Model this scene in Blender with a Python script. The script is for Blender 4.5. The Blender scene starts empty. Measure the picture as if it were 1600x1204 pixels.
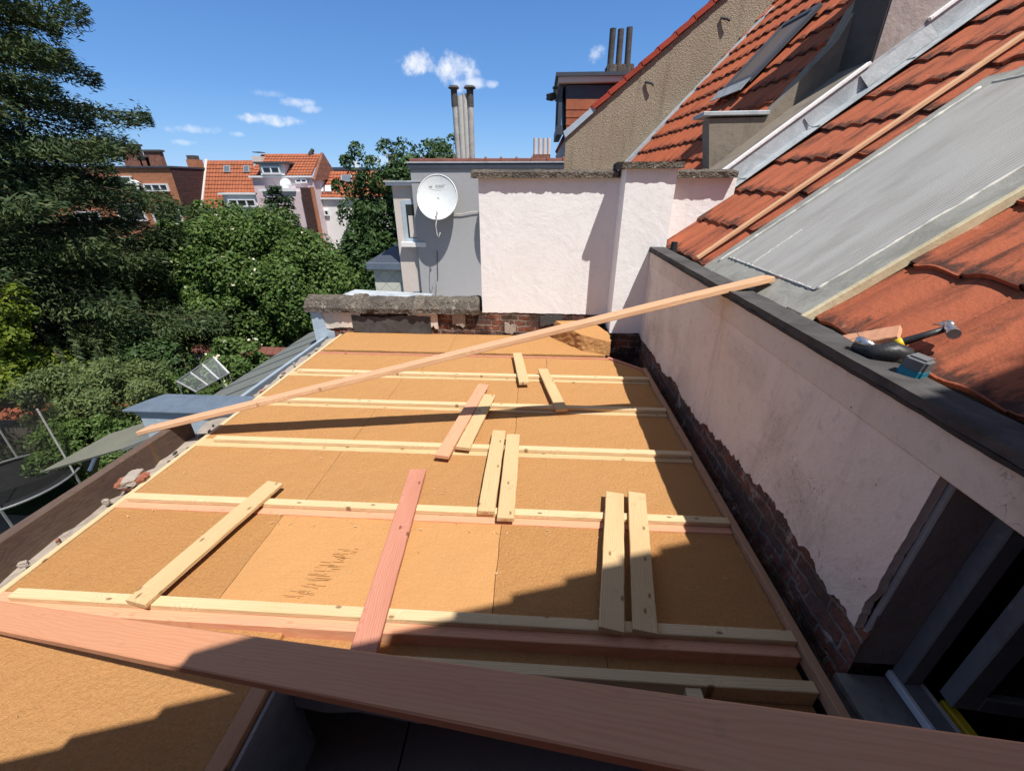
import bpy, bmesh, math, random
import numpy as np
from mathutils import Vector, Matrix, Quaternion, noise as mnoise

random.seed(7); RNG = np.random.default_rng(11)
S = bpy.context.scene
COL = S.collection
PI = math.pi
R = math.radians

# ------------------------------------------------------------------ camera
FPX, CX, CY = 642.0, 800.0, 602.0            # focal length and centre in photo pixels (1600 x 1204)
TH = math.atan(313 / 642); PH = R(3.365)     # pitch down, yaw to the left of the roof's long axis
CAM = Vector((0, 0, 1.55))
FH = Vector((-math.sin(PH), math.cos(PH), 0)); RT = Vector((math.cos(PH), math.sin(PH), 0)); ZU = Vector((0, 0, 1))
FW = FH * math.cos(TH) - ZU * math.sin(TH); UP = ZU * math.cos(TH) + FH * math.sin(TH)
cd = bpy.data.cameras.new('camera'); cam = bpy.data.objects.new('camera', cd); COL.objects.link(cam)
cd.sensor_width = 36; cd.lens = 36 * FPX / 1600; cd.clip_start = 0.02; cd.clip_end = 3000
M = Matrix((RT, UP, -FW)).transposed().to_4x4(); M.translation = CAM
cam.matrix_world = M
S.camera = cam

def ray(px, py): return RT * ((px - CX) / FPX) - UP * ((py - CY) / FPX) + FW
def ony(px, py, Y): d = ray(px, py); return CAM + d * ((Y - CAM.y) / d.y)
def onz(px, py, z): d = ray(px, py); return CAM + d * ((z - CAM.z) / d.z)

# ------------------------------------------------------------------ light
SUND = Vector((-0.31, 0.41, -1)).normalized()      # direction the sunlight travels
EL = math.asin(-SUND.z); ROT = math.atan2(-SUND.x, -SUND.y)
sl = bpy.data.lights.new('sun', 'SUN'); sun = bpy.data.objects.new('sun', sl); COL.objects.link(sun)
sl.energy = 5.0; sl.angle = R(0.53); sl.color = (1.0, 0.955, 0.89)
sun.rotation_euler = SUND.to_track_quat('-Z', 'Y').to_euler(); sun.location = (6, -8, 20)
S.view_settings.view_transform = 'Standard'; S.view_settings.look = 'None'
S.view_settings.exposure = 0.36; S.view_settings.gamma = 1.0

W = bpy.data.worlds.new('World'); S.world = W; W.use_nodes = True

class NT:
    """tiny node-tree helper"""
    def __init__(s, tree): s.t = tree; s.n = tree.nodes; s.l = tree.links
    def node(s, typ, **kw):
        n = s.n.new(typ)
        for k, v in kw.items(): setattr(n, k, v)
        return n
    def put(s, sock, v):
        if hasattr(v, 'is_output'): s.l.new(v, sock)
        elif v is not None:
            if sock.type == 'RGBA' and len(v) == 3: v = (*v, 1)
            sock.default_value = v
    def math(s, op, a, b=None, c=None, clamp=False):
        n = s.node('ShaderNodeMath', operation=op, use_clamp=clamp); s.put(n.inputs[0], a)
        if b is not None: s.put(n.inputs[1], b)
        if c is not None: s.put(n.inputs[2], c)
        return n.outputs[0]
    def vmath(s, op, a, b=None):
        n = s.node('ShaderNodeVectorMath', operation=op); s.put(n.inputs[0], a)
        if b is not None: s.put(n.inputs[1], b)
        return n.outputs['Value'] if op in ('DOT_PRODUCT', 'LENGTH') else n.outputs[0]
    def mix(s, f, a, b, typ='MIX'):
        n = s.node('ShaderNodeMix', data_type='RGBA', blend_type=typ)
        s.put(n.inputs[0], f); s.put(n.inputs[6], a); s.put(n.inputs[7], b); return n.outputs[2]
    def ramp(s, f, stops, interp='LINEAR'):
        n = s.node('ShaderNodeValToRGB'); cr = n.color_ramp; cr.interpolation = interp
        while len(cr.elements) < len(stops): cr.elements.new(0.5)
        for e, (p, c) in zip(cr.elements, stops):
            e.position = p; e.color = (c, c, c, 1) if not hasattr(c, '__len__') else (*c[:3], 1)
        s.put(n.inputs[0], f); return n.outputs[0]
    def step(s, f, a, b):
        n = s.node('ShaderNodeMapRange', interpolation_type='SMOOTHSTEP')
        s.put(n.inputs[0], f); n.inputs[1].default_value = a; n.inputs[2].default_value = b; return n.outputs[0]
    def obj(s): return s.node('ShaderNodeTexCoord').outputs['Object']
    def mapped(s, v, scale=(1, 1, 1), rot=(0, 0, 0), loc=(0, 0, 0)):
        n = s.node('ShaderNodeMapping'); s.put(n.inputs[0], v)
        n.inputs[1].default_value = loc; n.inputs[2].default_value = rot; n.inputs[3].default_value = scale; return n.outputs[0]
    def noise(s, v, scale=5, detail=4, rough=.55, dist=0):
        n = s.node('ShaderNodeTexNoise'); s.put(n.inputs['Vector'], v)
        n.inputs['Scale'].default_value = scale; n.inputs['Detail'].default_value = detail
        n.inputs['Roughness'].default_value = rough; n.inputs['Distortion'].default_value = dist; return n.outputs['Fac']
    def noisec(s, v, scale=5, detail=3):
        n = s.node('ShaderNodeTexNoise'); s.put(n.inputs['Vector'], v)
        n.inputs['Scale'].default_value = scale; n.inputs['Detail'].default_value = detail; return n.outputs['Color']
    def voro(s, v, scale=5, feature='F1', out='Distance', rnd=1):
        n = s.node('ShaderNodeTexVoronoi', feature=feature); s.put(n.inputs['Vector'], v)
        n.inputs['Scale'].default_value = scale; n.inputs['Randomness'].default_value = rnd; return n.outputs[out]
    def voro2(s, v):
        n = s.node('ShaderNodeTexVoronoi', voronoi_dimensions='2D'); s.put(n.inputs['Vector'], v); n.inputs['Scale'].default_value = 1.0; return n.outputs['Distance']
    def wave(s, v, scale=5, dist=0, detail=2, dscale=1, direction='X', prof='SIN'):
        n = s.node('ShaderNodeTexWave', wave_type='BANDS', bands_direction=direction, wave_profile=prof); s.put(n.inputs['Vector'], v)
        n.inputs['Scale'].default_value = scale; n.inputs['Distortion'].default_value = dist
        n.inputs['Detail'].default_value = detail; n.inputs['Detail Scale'].default_value = dscale; return n.outputs['Fac']
    def sep(s, v): n = s.node('ShaderNodeSeparateXYZ'); s.put(n.inputs[0], v); return n.outputs
    def comb(s, x, y, z):
        n = s.node('ShaderNodeCombineXYZ'); s.put(n.inputs[0], x); s.put(n.inputs[1], y); s.put(n.inputs[2], z); return n.outputs[0]
    def bump(s, h, dist=.01, strength=1.0, prev=None):
        n = s.node('ShaderNodeBump'); s.put(n.inputs['Height'], h); n.inputs['Distance'].default_value = dist
        n.inputs['Strength'].default_value = strength
        if prev is not None: s.put(n.inputs['Normal'], prev)
        return n.outputs[0]

# --- sky: hand-set gradient with some physical sky, plus a few fair-weather clouds at infinity
wt = NT(W.node_tree); W.node_tree.nodes.clear()
sky = wt.node('ShaderNodeTexSky', sky_type='NISHITA', sun_disc=False)
sky.sun_elevation = EL; sky.sun_rotation = ROT; sky.altitude = 300; sky.air_density = 1.0; sky.dust_density = 0.25; sky.ozone_density = 3.0
gen = wt.node('ShaderNodeTexCoord').outputs['Generated']
def px_dir(px, py): return ray(px, py).normalized()
cl = None
nz = wt.noise(gen, 26, 6, .62); nz2 = wt.noise(gen, 70, 4, .6)
nn = wt.math('ADD', wt.math('MULTIPLY', wt.math('SUBTRACT', nz, .5), 4.6), wt.math('MULTIPLY', wt.math('SUBTRACT', nz2, .5), 1.0))
for (px, py, rx, ry, amp) in [(655, 98, 36, 17, 1), (712, 112, 44, 22, 1), (735, 128, 30, 9, .8), (768, 131, 12, 6, .6), (932, 85, 14, 12, .75), (422, 188, 42, 9, .95), (465, 161, 26, 7, .6), (486, 171, 18, 6, .6),
                              (298, 202, 44, 7, .55), (370, 210, 12, 4, .4), (286, 223, 20, 5, .5), (415, 146, 26, 6, .35), (90, 165, 46, 18, .8), (690, 240, 26, 8, .6), (600, 250, 40, 6, .3), (180, 232, 40, 8, .3)]:
    d = px_dir(px, py); r = d.cross(ZU).normalized(); u = r.cross(d).normalized()
    k = ray(px, py).length
    a = wt.math('DIVIDE', wt.vmath('DOT_PRODUCT', gen, tuple(r)), rx / FPX / k)
    b = wt.math('DIVIDE', wt.vmath('DOT_PRODUCT', gen, tuple(u)), ry / FPX / k)
    rr = wt.math('ADD', wt.math('MULTIPLY', a, a), wt.math('MULTIPLY', b, b))
    f = wt.math('MULTIPLY', wt.step(wt.math('ADD', wt.math('SUBTRACT', 1.0, rr), nn), -.15, 1.7), amp)
    f = wt.math('MULTIPLY', f, wt.math('GREATER_THAN', wt.vmath('DOT_PRODUCT', gen, tuple(d)), .5))
    cl = f if cl is None else wt.math('MAXIMUM', cl, f)
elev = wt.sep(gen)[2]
grad = wt.ramp(elev, [(0.0, (.27, .50, .84)), (.06, (.18, .41, .78)), (.16, (.10, .295, .69)), (.32, (.060, .195, .53)), (.5, (.13, .20, .36)), (.8, (.20, .24, .33))])  # upper stops, above the view, paler and greyer as added neutral fill
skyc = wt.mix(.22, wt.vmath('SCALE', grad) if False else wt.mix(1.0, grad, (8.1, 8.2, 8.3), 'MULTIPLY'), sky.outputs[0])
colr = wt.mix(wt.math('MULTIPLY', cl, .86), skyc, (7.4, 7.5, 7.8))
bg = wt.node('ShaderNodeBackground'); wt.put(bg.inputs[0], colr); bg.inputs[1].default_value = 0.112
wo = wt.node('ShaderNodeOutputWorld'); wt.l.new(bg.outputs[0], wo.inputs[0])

# ------------------------------------------------------------------ materials
MATS = {}
def mat(name, fn, rough=.85, spec=.3, metal=0, transl=None):
    m = bpy.data.materials.new(name); m.use_nodes = True; t = NT(m.node_tree); t.n.clear()
    out = t.node('ShaderNodeOutputMaterial'); p = t.node('ShaderNodeBsdfPrincipled')
    r = fn(t)
    if isinstance(r, tuple) and isinstance(r[0], (int, float)): r = (r, None)
    c, nrm = (r + (None,))[:2] if isinstance(r, tuple) else (r, None)
    if isinstance(r, tuple) and len(r) > 2: t.put(p.inputs['Roughness'], r[2])
    else: p.inputs['Roughness'].default_value = rough
    t.put(p.inputs['Base Color'], c)
    p.inputs['Specular IOR Level'].default_value = spec; p.inputs['Metallic'].default_value = metal
    if nrm is not None: t.put(p.inputs['Normal'], nrm)
    sh = p.outputs[0]
    if transl:
        tr = t.node('ShaderNodeBsdfTranslucent'); t.put(tr.inputs[0], c); mx = t.node('ShaderNodeMixShader')
        mx.inputs[0].default_value = transl; t.l.new(sh, mx.inputs[1]); t.l.new(tr.outputs[0], mx.inputs[2]); sh = mx.outputs[0]
    t.l.new(sh, out.inputs[0]); MATS[name] = m; return m

def wood(name, light, dark, knot=(.16, .085, .04), axis='X', grain=1.0, red=None, kn_=.8, rc=.40):
    def fn(t):
        o = t.obj(); inf = t.node('ShaderNodeObjectInfo').outputs['Random']
        off = t.comb(t.math('MULTIPLY', inf, 37.0), t.math('MULTIPLY', inf, 11.0), t.math('MULTIPLY', inf, 5.0))
        if axis == 'Y': o = t.mapped(o, rot=(0, 0, PI / 2))
        v = t.vmath('ADD', o, off)
        warp = t.noise(t.mapped(v, (1.1, 7, 7)), 1.0, 4)
        ringv = t.vmath('ADD', t.mapped(v, (.35, 1, 1)), t.comb(0, t.math('MULTIPLY', t.math('SUBTRACT', warp, .5), .09 * grain), 0))
        kn = t.voro2(t.mapped(v, (4.2, 8.5, 1)))
        ringv = t.vmath('ADD', ringv, t.comb(0, t.math('MULTIPLY', t.math('SUBTRACT', 1.0, t.step(kn, 0, .30)), .035 * kn_), 0))
        ring = t.wave(ringv, 34, 2.6, 3, .8, 'Y')
        fine = t.noise(t.mapped(v, (6, 240, 240)), 1.0, 3)
        f = t.math('ADD', t.math('MULTIPLY', t.math('POWER', ring, 1.8), rc), t.math('MULTIPLY', fine, .55))
        c = t.mix(f, light, dark)
        tone = t.noise(t.mapped(v, (1.4, 5, 5)), 1.0, 4)
        c = t.mix(t.math('MULTIPLY', t.step(tone, .45, .75), .45), c, red or dark)
        c = t.mix(t.math('MULTIPLY', t.math('SUBTRACT', inf, .5), .3), c, dark)
        c = t.mix(t.math('MULTIPLY', t.math('SUBTRACT', 1.0, t.step(kn, .03, .075)), kn_), c, knot)
        dirt = t.noise(v, 9, 5, .7)
        c = t.mix(t.math('MULTIPLY', t.step(dirt, .60, .78), .35), c, (.22, .15, .10))
        return c, t.bump(f, .0012, .7), .72
    return mat(name, fn, .72, .25)
wood('pine', (.66, .48, .27), (.47, .30, .14))
wood('pine_pale', (.70, .54, .33), (.54, .37, .19))
wood('douglas', (.58, .27, .185), (.40, .155, .10), (.14, .05, .03))
wood('douglas_pale', (.70, .37, .225), (.56, .25, .14), (.3, .12, .06), red=(.58, .24, .16), kn_=.3)
wood('douglas_red', (.66, .33, .185), (.49, .20, .10), (.3, .11, .06), red=(.56, .225, .13), kn_=.12, rc=.2)
wood('pine_peach', (.70, .44, .265), (.56, .31, .165), red=(.60, .31, .19), kn_=.5)
wood('pine_y', (.70, .54, .33), (.55, .37, .19), axis='Y')
wood('douglas_y', (.50, .30, .18), (.34, .17, .09), axis='Y')
wood('old_board', (.155, .105, .08), (.07, .045, .035), axis='Y', grain=2)

def fibre(name, base, dark, smooth=False):
    def fn(t):
        o = t.obj()
        n1 = t.noise(o, 260, 3, .7); n2 = t.noise(o, 75, 5, .7); n3 = t.noise(o, 3.2, 4, .6)
        fb = t.noise(t.mapped(t.vmath('ADD', o, t.vmath('MULTIPLY', t.noisec(o, 14), (.1, .1, .1))), (45, 260, 100)), 1.0, 2, .6)
        f = t.math('ADD', t.math('MULTIPLY', n1, .55), t.math('MULTIPLY', n2, .45))
        c = t.mix(t.step(f, .30, .68), dark, base)
        c = t.mix(t.math('MULTIPLY', t.step(n3, .35, .75), .35), c, tuple(x * .82 for x in base))
        c = t.mix(t.math('MULTIPLY', t.step(fb, .66, .80), .35 if not smooth else .12), c, (min(1, base[0] * 1.25), base[1] * 1.4, base[2] * 1.8))
        pits = t.voro(o, 36)
        c = t.mix(t.math('MULTIPLY', t.math('SUBTRACT', 1.0, t.step(pits, .02, .10)), .5 if not smooth else .1), c, tuple(x * .45 for x in dark))
        if smooth:
            ln = t.wave(t.mapped(o, (1, 1, 1)), 9.5, .35, 2, 2, 'Y')
            c = t.mix(t.math('MULTIPLY', t.step(ln, .72, 1), .14), c, dark)
        n5 = t.noise(o, 11, 4, .65)
        c = t.mix(t.math('MULTIPLY', t.step(n5, .5, .72), .16), c, dark)
        h = t.math('ADD', t.math('ADD', f, t.math('MULTIPLY', n2, .9)), t.math('MULTIPLY', n5, 1.3))
        return c, t.bump(h, .0035 if smooth else .009, .9)
    return mat(name, fn, 1.0, .05)
fibre('fibre', (.55, .302, .128), (.43, .207, .072))
fibre('fibre_deep', (.54, .288, .116), (.41, .192, .064))
fibre('fibre_smooth', (.555, .30, .124), (.48, .24, .09), True)
def scorch(t):
    o = t.obj(); n = t.noise(t.mapped(o, (22, 110, 1)), 1, 3, .6)
    return t.mix(t.step(n, .40, .62), (.475, .235, .086), (.53, .28, .112))
mat('fibre_scar', scorch, 1, .05)

def plaster(name, base, dirt, amt=.5, bumpd=.006, scratch=True, board=False):
    def fn(t):
        o = t.obj()
        n1 = t.noise(o, 2.2, 6, .62, .6); n2 = t.noise(o, 17, 5, .65); n3 = t.noise(o, 90, 3)
        c = t.mix(t.math('MULTIPLY', t.step(n1, .42, .76), amt), base, dirt)
        c = t.mix(t.math('MULTIPLY', t.step(n2, .52, .80), amt * .6), c, tuple(x * .72 for x in dirt))
        if scratch:
            sc = t.noise(t.mapped(o, (3, 3, 1.2), rot=(.5, .3, .4)), 6, 2, .5, 2.2)
            line = t.math('SUBTRACT', 1.0, t.step(t.math('ABSOLUTE', t.math('SUBTRACT', sc, .5)), .0, .010))
            gate = t.step(t.noise(o, 2.3, 3), .50, .60)
            c = t.mix(t.math('MULTIPLY', t.math('MULTIPLY', line, gate), .7), c, (.10, .08, .075))
            sp = t.voro(o, 11); gate2 = t.step(t.noise(o, 4.5, 2), .52, .6)
            c = t.mix(t.math('MULTIPLY', t.math('MULTIPLY', t.math('SUBTRACT', 1.0, t.step(sp, .03, .06)), gate2), .75), c, (.09, .06, .05))
        st = t.noise(t.mapped(o, (7, 7, .8)), 1.0, 4, .6)
        c = t.mix(t.math('MULTIPLY', t.step(st, .55, .78), amt * .5), c, tuple(x * .8 for x in dirt))
        h = t.math('ADD', t.math('ADD', t.math('MULTIPLY', n1, 2.2), t.math('MULTIPLY', n2, .7)), t.math('MULTIPLY', n3, .12))
        return c, t.bump(h, bumpd, .8)
    return mat(name, fn, .92, .15)
plaster('plaster_pink', (.76, .67, .595), (.53, .455, .39), .8, .009)
plaster('plaster_white', (.84, .83, .82), (.75, .735, .725), .5, .006, False)
plaster('plaster_band', (.69, .60, .515), (.52, .435, .355), .8, .006)
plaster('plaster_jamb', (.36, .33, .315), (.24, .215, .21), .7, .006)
plaster('render_grey', (.37, .37, .375), (.34, .34, .345), .35, .003, False)
plaster('render_pale', (.62, .545, .49), (.54, .47, .42), .5, .004, False)
plaster('render_rose', (.62, .49, .50), (.47, .38, .38), .7, .004, False)
plaster('render_far_white', (.74, .72, .71), (.64, .62, .60), .5, .004, False)
plaster('mortar', (.36, .31, .26), (.20, .165, .14), .8, .02, False)
plaster('cement_wall', (.25, .21, .165), (.14, .12, .098), .9, .006, False)
plaster('cement_shade', (.10, .09, .08), (.06, .055, .05), .9, .006, False)  # chimney cement with the shade of its left face put into the colour
plaster('cement_pale', (.36, .31, .29), (.25, .21, .19), .8, .01, False)
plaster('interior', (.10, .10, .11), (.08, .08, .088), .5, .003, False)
plaster('interior_wall', (.40, .41, .45), (.36, .37, .41), .5, .003, False)
plaster('stone_sill', (.30, .28, .26), (.15, .14, .13), .9, .012, False)

def pebble(t):
    o = t.obj(); n1 = t.noise(o, 34, 4, .75); n2 = t.noise(o, 1.1, 5, .6); n4 = t.noise(t.mapped(o, (6, 6, .55)), 1, 4)
    vv = t.voro(o, 60)
    c = t.mix(t.step(n1, .3, .72), (.42, .345, .255), (.22, .175, .125))
    c = t.mix(t.math('MULTIPLY', t.step(n2, .42, .70), .55), c, (.235, .185, .13))
    c = t.mix(t.math('MULTIPLY', t.step(n4, .5, .78), .5), c, (.12, .095, .07))
    c = t.mix(t.math('MULTIPLY', t.math('SUBTRACT', 1, t.step(vv, .05, .2)), .5), c, (.46, .38, .27))
    return c, t.bump(t.math('ADD', n1, t.math('MULTIPLY', vv, .7)), .012, .8)
mat('pebbledash', pebble, .95, .1)

def brick(name, c1, c2, mortar, axis='XZ', dirt=.6, dirtc=(.04, .032, .03), scale=1.0, warp=.012, pale=None):
    def fn(t):
        o = t.obj(); s = t.sep(o)
        v = t.comb(s[0] if axis[0] == 'X' else s[1], s[2], 0)
        v = t.vmath('ADD', v, t.vmath('MULTIPLY', t.vmath('SUBTRACT', t.noisec(o, 9), (.5, .5, .5)), (warp * 2, warp * 2, 0)))
        b = t.node('ShaderNodeTexBrick'); t.put(b.inputs['Vector'], v)
        b.inputs['Color1'].default_value = (*c1, 1); b.inputs['Color2'].default_value = (*c2, 1); b.inputs['Mortar'].default_value = (*mortar, 1)
        b.inputs['Scale'].default_value = scale; b.inputs['Mortar Size'].default_value = .009; b.inputs['Mortar Smooth'].default_value = .3
        b.inputs['Bias'].default_value = 0; b.inputs['Brick Width'].default_value = .2; b.inputs['Row Height'].default_value = .067
        n1 = t.noise(o, 4.5, 5, .65); n2 = t.noise(o, 30, 4, .7)
        c = t.mix(t.math('MULTIPLY', t.step(n1, .36, .64), dirt), b.outputs['Color'], dirtc)
        c = t.mix(t.math('MULTIPLY', t.step(n2, .5, .8), dirt * .6), c, dirtc)
        if pale:
            c = t.mix(t.math('MULTIPLY', t.step(t.noise(o, 6.5, 5, .7), .56, .68), .8), c, pale)
        h = t.math('SUBTRACT', t.math('ADD', t.math('MULTIPLY', n2, .8), n1), t.math('MULTIPLY', b.outputs['Fac'], .9))
        return c, t.bump(h, .02, 1)
    return mat(name, fn, .95, .1)
brick('brick_old_y', (.30, .105, .07), (.15, .085, .07), (.25, .21, .18), 'YZ', .7, (.085,.066,.057), pale=(.46,.39,.33), warp=.03)
brick('brick_old_x', (.30, .095, .055), (.12, .075, .06), (.30, .26, .22), 'XZ', .9, pale=(.42, .36, .30), warp=.03)
brick('brick_house', (.50, .19, .085), (.42, .145, .07), (.36, .26, .2), 'XZ', .15, (.2, .08, .05), warp=0)
brick('brick_brown', (.095, .045, .042), (.07, .036, .035), (.06, .04, .037), 'XZ', .2, scale=.4, warp=0)
brick('brick_flank', (.095, .045, .042), (.07, .036, .035), (.06, .04, .037), 'YZ', .2, scale=.4, warp=0)
brick('brick_red', (.36, .13, .075), (.24, .09, .06), (.3, .24, .2), 'XZ', .3, warp=0)

def tile(name, base, alt, stain=(.035, .02, .015), samt=.7, sx=(2.2, 11, 2.2), nose=None):
    def fn(t):
        o = t.obj(); isl = t.node('ShaderNodeNewGeometry').outputs['Random Per Island']
        n1 = t.noise(t.mapped(o, sx), 1.0, 5, .66); n2 = t.noise(o, 38, 4, .7); n3 = t.noise(o, 6.5, 5, .7)
        c = t.mix(n3, base, alt)
        c = t.mix(t.math('MULTIPLY', t.math('SUBTRACT', isl, .35), .55), c, tuple(x * .62 for x in base))
        c = t.mix(t.math('MULTIPLY', t.step(n1, .47, .74), samt), c, stain)
        c = t.mix(t.math('MULTIPLY', t.step(n2, .55, .80), samt * .45), c, stain)
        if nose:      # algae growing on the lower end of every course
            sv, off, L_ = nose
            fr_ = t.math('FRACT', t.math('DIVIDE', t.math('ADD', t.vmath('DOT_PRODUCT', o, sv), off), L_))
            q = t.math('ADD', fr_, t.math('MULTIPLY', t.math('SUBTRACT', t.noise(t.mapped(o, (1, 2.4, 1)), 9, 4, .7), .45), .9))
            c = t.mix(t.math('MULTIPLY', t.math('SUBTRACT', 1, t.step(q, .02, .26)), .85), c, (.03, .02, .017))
        c = t.mix(t.math('MULTIPLY', t.step(t.noise(o, 15, 4), .66, .76), .4), c, (.5, .25, .17))
        return c, t.bump(t.math('ADD', n2, n3), .006, .7)
    return mat(name, fn, .82, .3)
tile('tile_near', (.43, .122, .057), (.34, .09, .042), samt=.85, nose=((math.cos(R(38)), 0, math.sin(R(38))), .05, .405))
_s2 = Vector((.6731, .0597, .7373))     # up the slope of the farther roof
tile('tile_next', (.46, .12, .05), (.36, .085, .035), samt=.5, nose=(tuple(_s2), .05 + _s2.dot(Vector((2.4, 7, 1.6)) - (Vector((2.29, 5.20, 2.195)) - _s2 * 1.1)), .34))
tile('tile_far', (.385, .125, .06), (.32, .095, .045), samt=.4)
tile('tile_red', (.40, .06, .032), (.33, .045, .026), samt=.3)
tile('tile_ridge', (.19, .075, .055), (.14, .055, .045), samt=.5)

def metal(name, c1, c2, rough=.5, spec=.5, streak=True, m=0):
    def fn(t):
        o = t.obj(); n1 = t.noise(t.mapped(o, (3, 3, 3)), 1.5, 6, .7, .8); n2 = t.noise(o, 22, 4, .7)
        c = t.mix(t.step(n1, .32, .70), c1, c2)
        if streak:
            c = t.mix(t.math('MULTIPLY', t.step(n2, .58, .75), .35), c, tuple(min(1, x * 1.5 + .05) for x in c1))
        return c, t.bump(t.math('ADD', n1, t.math('MULTIPLY', n2, .3)), .01, .5)
    return mat(name, fn, rough, spec, m)
metal('zinc', (.47, .50, .52), (.30, .33, .35), .5, .4)
metal('zinc_blue', (.44, .51, .57), (.36, .43, .50), .4, .5)
metal('zinc_slate', (.13, .165, .21), (.10, .13, .17), .5, .4)
metal('lead', (.36, .385, .40), (.24, .255, .26), .5, .5)
metal('flashing_grey', (.33, .325, .29), (.22, .215, .19), .75, .2)
metal('roof_sheet', (.165, .175, .158), (.14, .15, .135), .75, .2, False)
metal('bitumen', (.05, .047, .047), (.095, .09, .088), .85, .2)
metal('bitumen_black', (.018, .018, .02), (.03, .03, .032), .7, .3)
metal('fascia_dark', (.06, .07, .09), (.05, .058, .075), .5, .4, False)
metal('pipe_grey', (.44, .43, .41), (.30, .29, .275), .7, .3)
metal('pipe_pale', (.50, .49, .46), (.40, .39, .365), .7, .3, False)
metal('pipe_dark', (.10, .095, .09), (.055, .05, .048), .8, .2)
metal('steel', (.6, .6, .6), (.5, .5, .5), .3, .5, False, .9)
metal('alu', (.75, .73, .74), (.66, .65, .66), .35, .5, False, .3)
metal('tool_black', (.02, .02, .022), (.03, .03, .033), .45, .4, False)
metal('tool_grey', (.16, .17, .18), (.12, .125, .13), .4, .4, False)
metal('tool_teal', (.015, .25, .34), (.012, .2, .28), .4, .4, False)
metal('tool_yellow', (.75, .52, .02), (.65, .45, .02), .5, .4, False)
metal('dish_white', (.60, .62, .62), (.56, .585, .585), .5, .35, False)
metal('window_white', (.74, .74, .75), (.68, .68, .69), .4, .4, False)
metal('frame_grey', (.21, .21, .215), (.16, .16, .165), .5, .3)
metal('sealant', (.62, .60, .55), (.42, .42, .40), .8, .2)
metal('yellowed', (.60, .53, .36), (.42, .36, .23), .75, .2)
metal('trampoline_black', (.012, .012, .013), (.02, .02, .022), .8, .2, False)
metal('awning_cloth', (.145, .145, .115), (.125, .125, .10), .9, .1, False)
metal('ink_grey', (.12, .12, .13), (.16, .16, .17), .8, .1, False)
metal('ink_red', (.50, .10, .05), (.42, .08, .04), .9, .1, False)
metal('shelf_dark', (.03, .03, .035), (.04, .04, .045), .6, .3, False)

def coping(t):
    o = t.obj(); n1 = t.noise(o, 30, 5, .75); n2 = t.noise(o, 3.0, 5, .65); vv = t.voro(o, 60)
    c = t.mix(t.step(n1, .32, .70), (.24, .205, .165), (.095, .082, .07))
    c = t.mix(t.math('MULTIPLY', t.step(n2, .42, .62), .6), c, (.075, .068, .062))
    c = t.mix(t.math('MULTIPLY', t.step(t.noise(o, 8, 5, .7), .58, .68), .7), c, (.40, .36, .29))
    return c, t.bump(t.math('ADD', n1, t.math('MULTIPLY', vv, .6)), .03, 1)
mat('coping', coping, .97, .1)

def coping_pale(t):
    o = t.obj(); n1 = t.noise(o, 30, 5, .75); n2 = t.noise(o, 9, 5, .7)
    return t.mix(t.step(n1, .3, .7), t.mix(t.step(n2, .45, .6), (.30, .26, .21), (.16, .14, .115)), (.11, .095, .08)), t.bump(n1, .03, 1)
mat('coping_pale', coping_pale, .97, .1)
def poly(t):
    o = t.obj(); rib = t.wave(o, 15, 0, 0, 1, 'Y'); n = t.noise(t.mapped(o, (1.2, 6, 1)), 1.5, 5, .65); n2 = t.noise(o, 40, 3)
    c = t.mix(t.step(n, .35, .75), (.40, .39, .36), (.28, .265, .235))
    c = t.mix(t.math('MULTIPLY', rib, .4), c, (.50, .49, .46))
    c = t.mix(t.math('MULTIPLY', t.step(t.noise(t.mapped(o, (3, 30, 3)), 1, 3), .66, .72), .5), c, (.5, .5, .48))
    return c, t.bump(t.math('ADD', rib, t.math('MULTIPLY', n2, .1)), .0025, .6)
mat('polycarbonate', poly, .38, .5)

def glass(t): return (.03, .035, .04)
mat('glass_dark', glass, .08, .6)
mat('glass_brown', lambda t: (.13, .105, .085), .35, .4)
mat('glass_sky', lambda t: (.12, .14, .17), .1, .8)
def clear(t): return (.72, .76, .76)
def clearglass(name, alpha, c):
    m = bpy.data.materials.new(name); m.use_nodes = True; t = NT(m.node_tree); t.n.clear()
    out = t.node('ShaderNodeOutputMaterial'); g = t.node('ShaderNodeBsdfPrincipled'); tr = t.node('ShaderNodeBsdfTransparent'); mx = t.node('ShaderNodeMixShader')
    t.put(g.inputs['Base Color'], c); g.inputs['Roughness'].default_value = .15; mx.inputs[0].default_value = alpha
    t.l.new(tr.outputs[0], mx.inputs[1]); t.l.new(g.outputs[0], mx.inputs[2]); t.l.new(mx.outputs[0], out.inputs[0]); MATS[name] = m
clearglass('pane_clear', .09, (.6, .66, .68)); clearglass('net', .45, (.02, .02, .022))

def rhomb(t):
    o = t.obj(); s = t.sep(o); a = t.math('ADD', s[0], s[2]); b = t.math('SUBTRACT', s[0], s[2])
    def ln(x): return t.step(t.math('ABSOLUTE', t.math('SUBTRACT', t.math('FRACT', t.math('MULTIPLY', x, 2.9)), .5)), .455, .49)
    f = t.math('MAXIMUM', ln(a), ln(b)); n = t.noise(o, 5, 4)
    c = t.mix(t.math('MULTIPLY', n, .3), (.56, .56, .48), (.46, .47, .41))
    return t.mix(t.math('MULTIPLY', f, .7), c, (.24, .25, .22)), t.bump(f, .01, -.5)
mat('cladding', rhomb, .7, .3)

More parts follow.
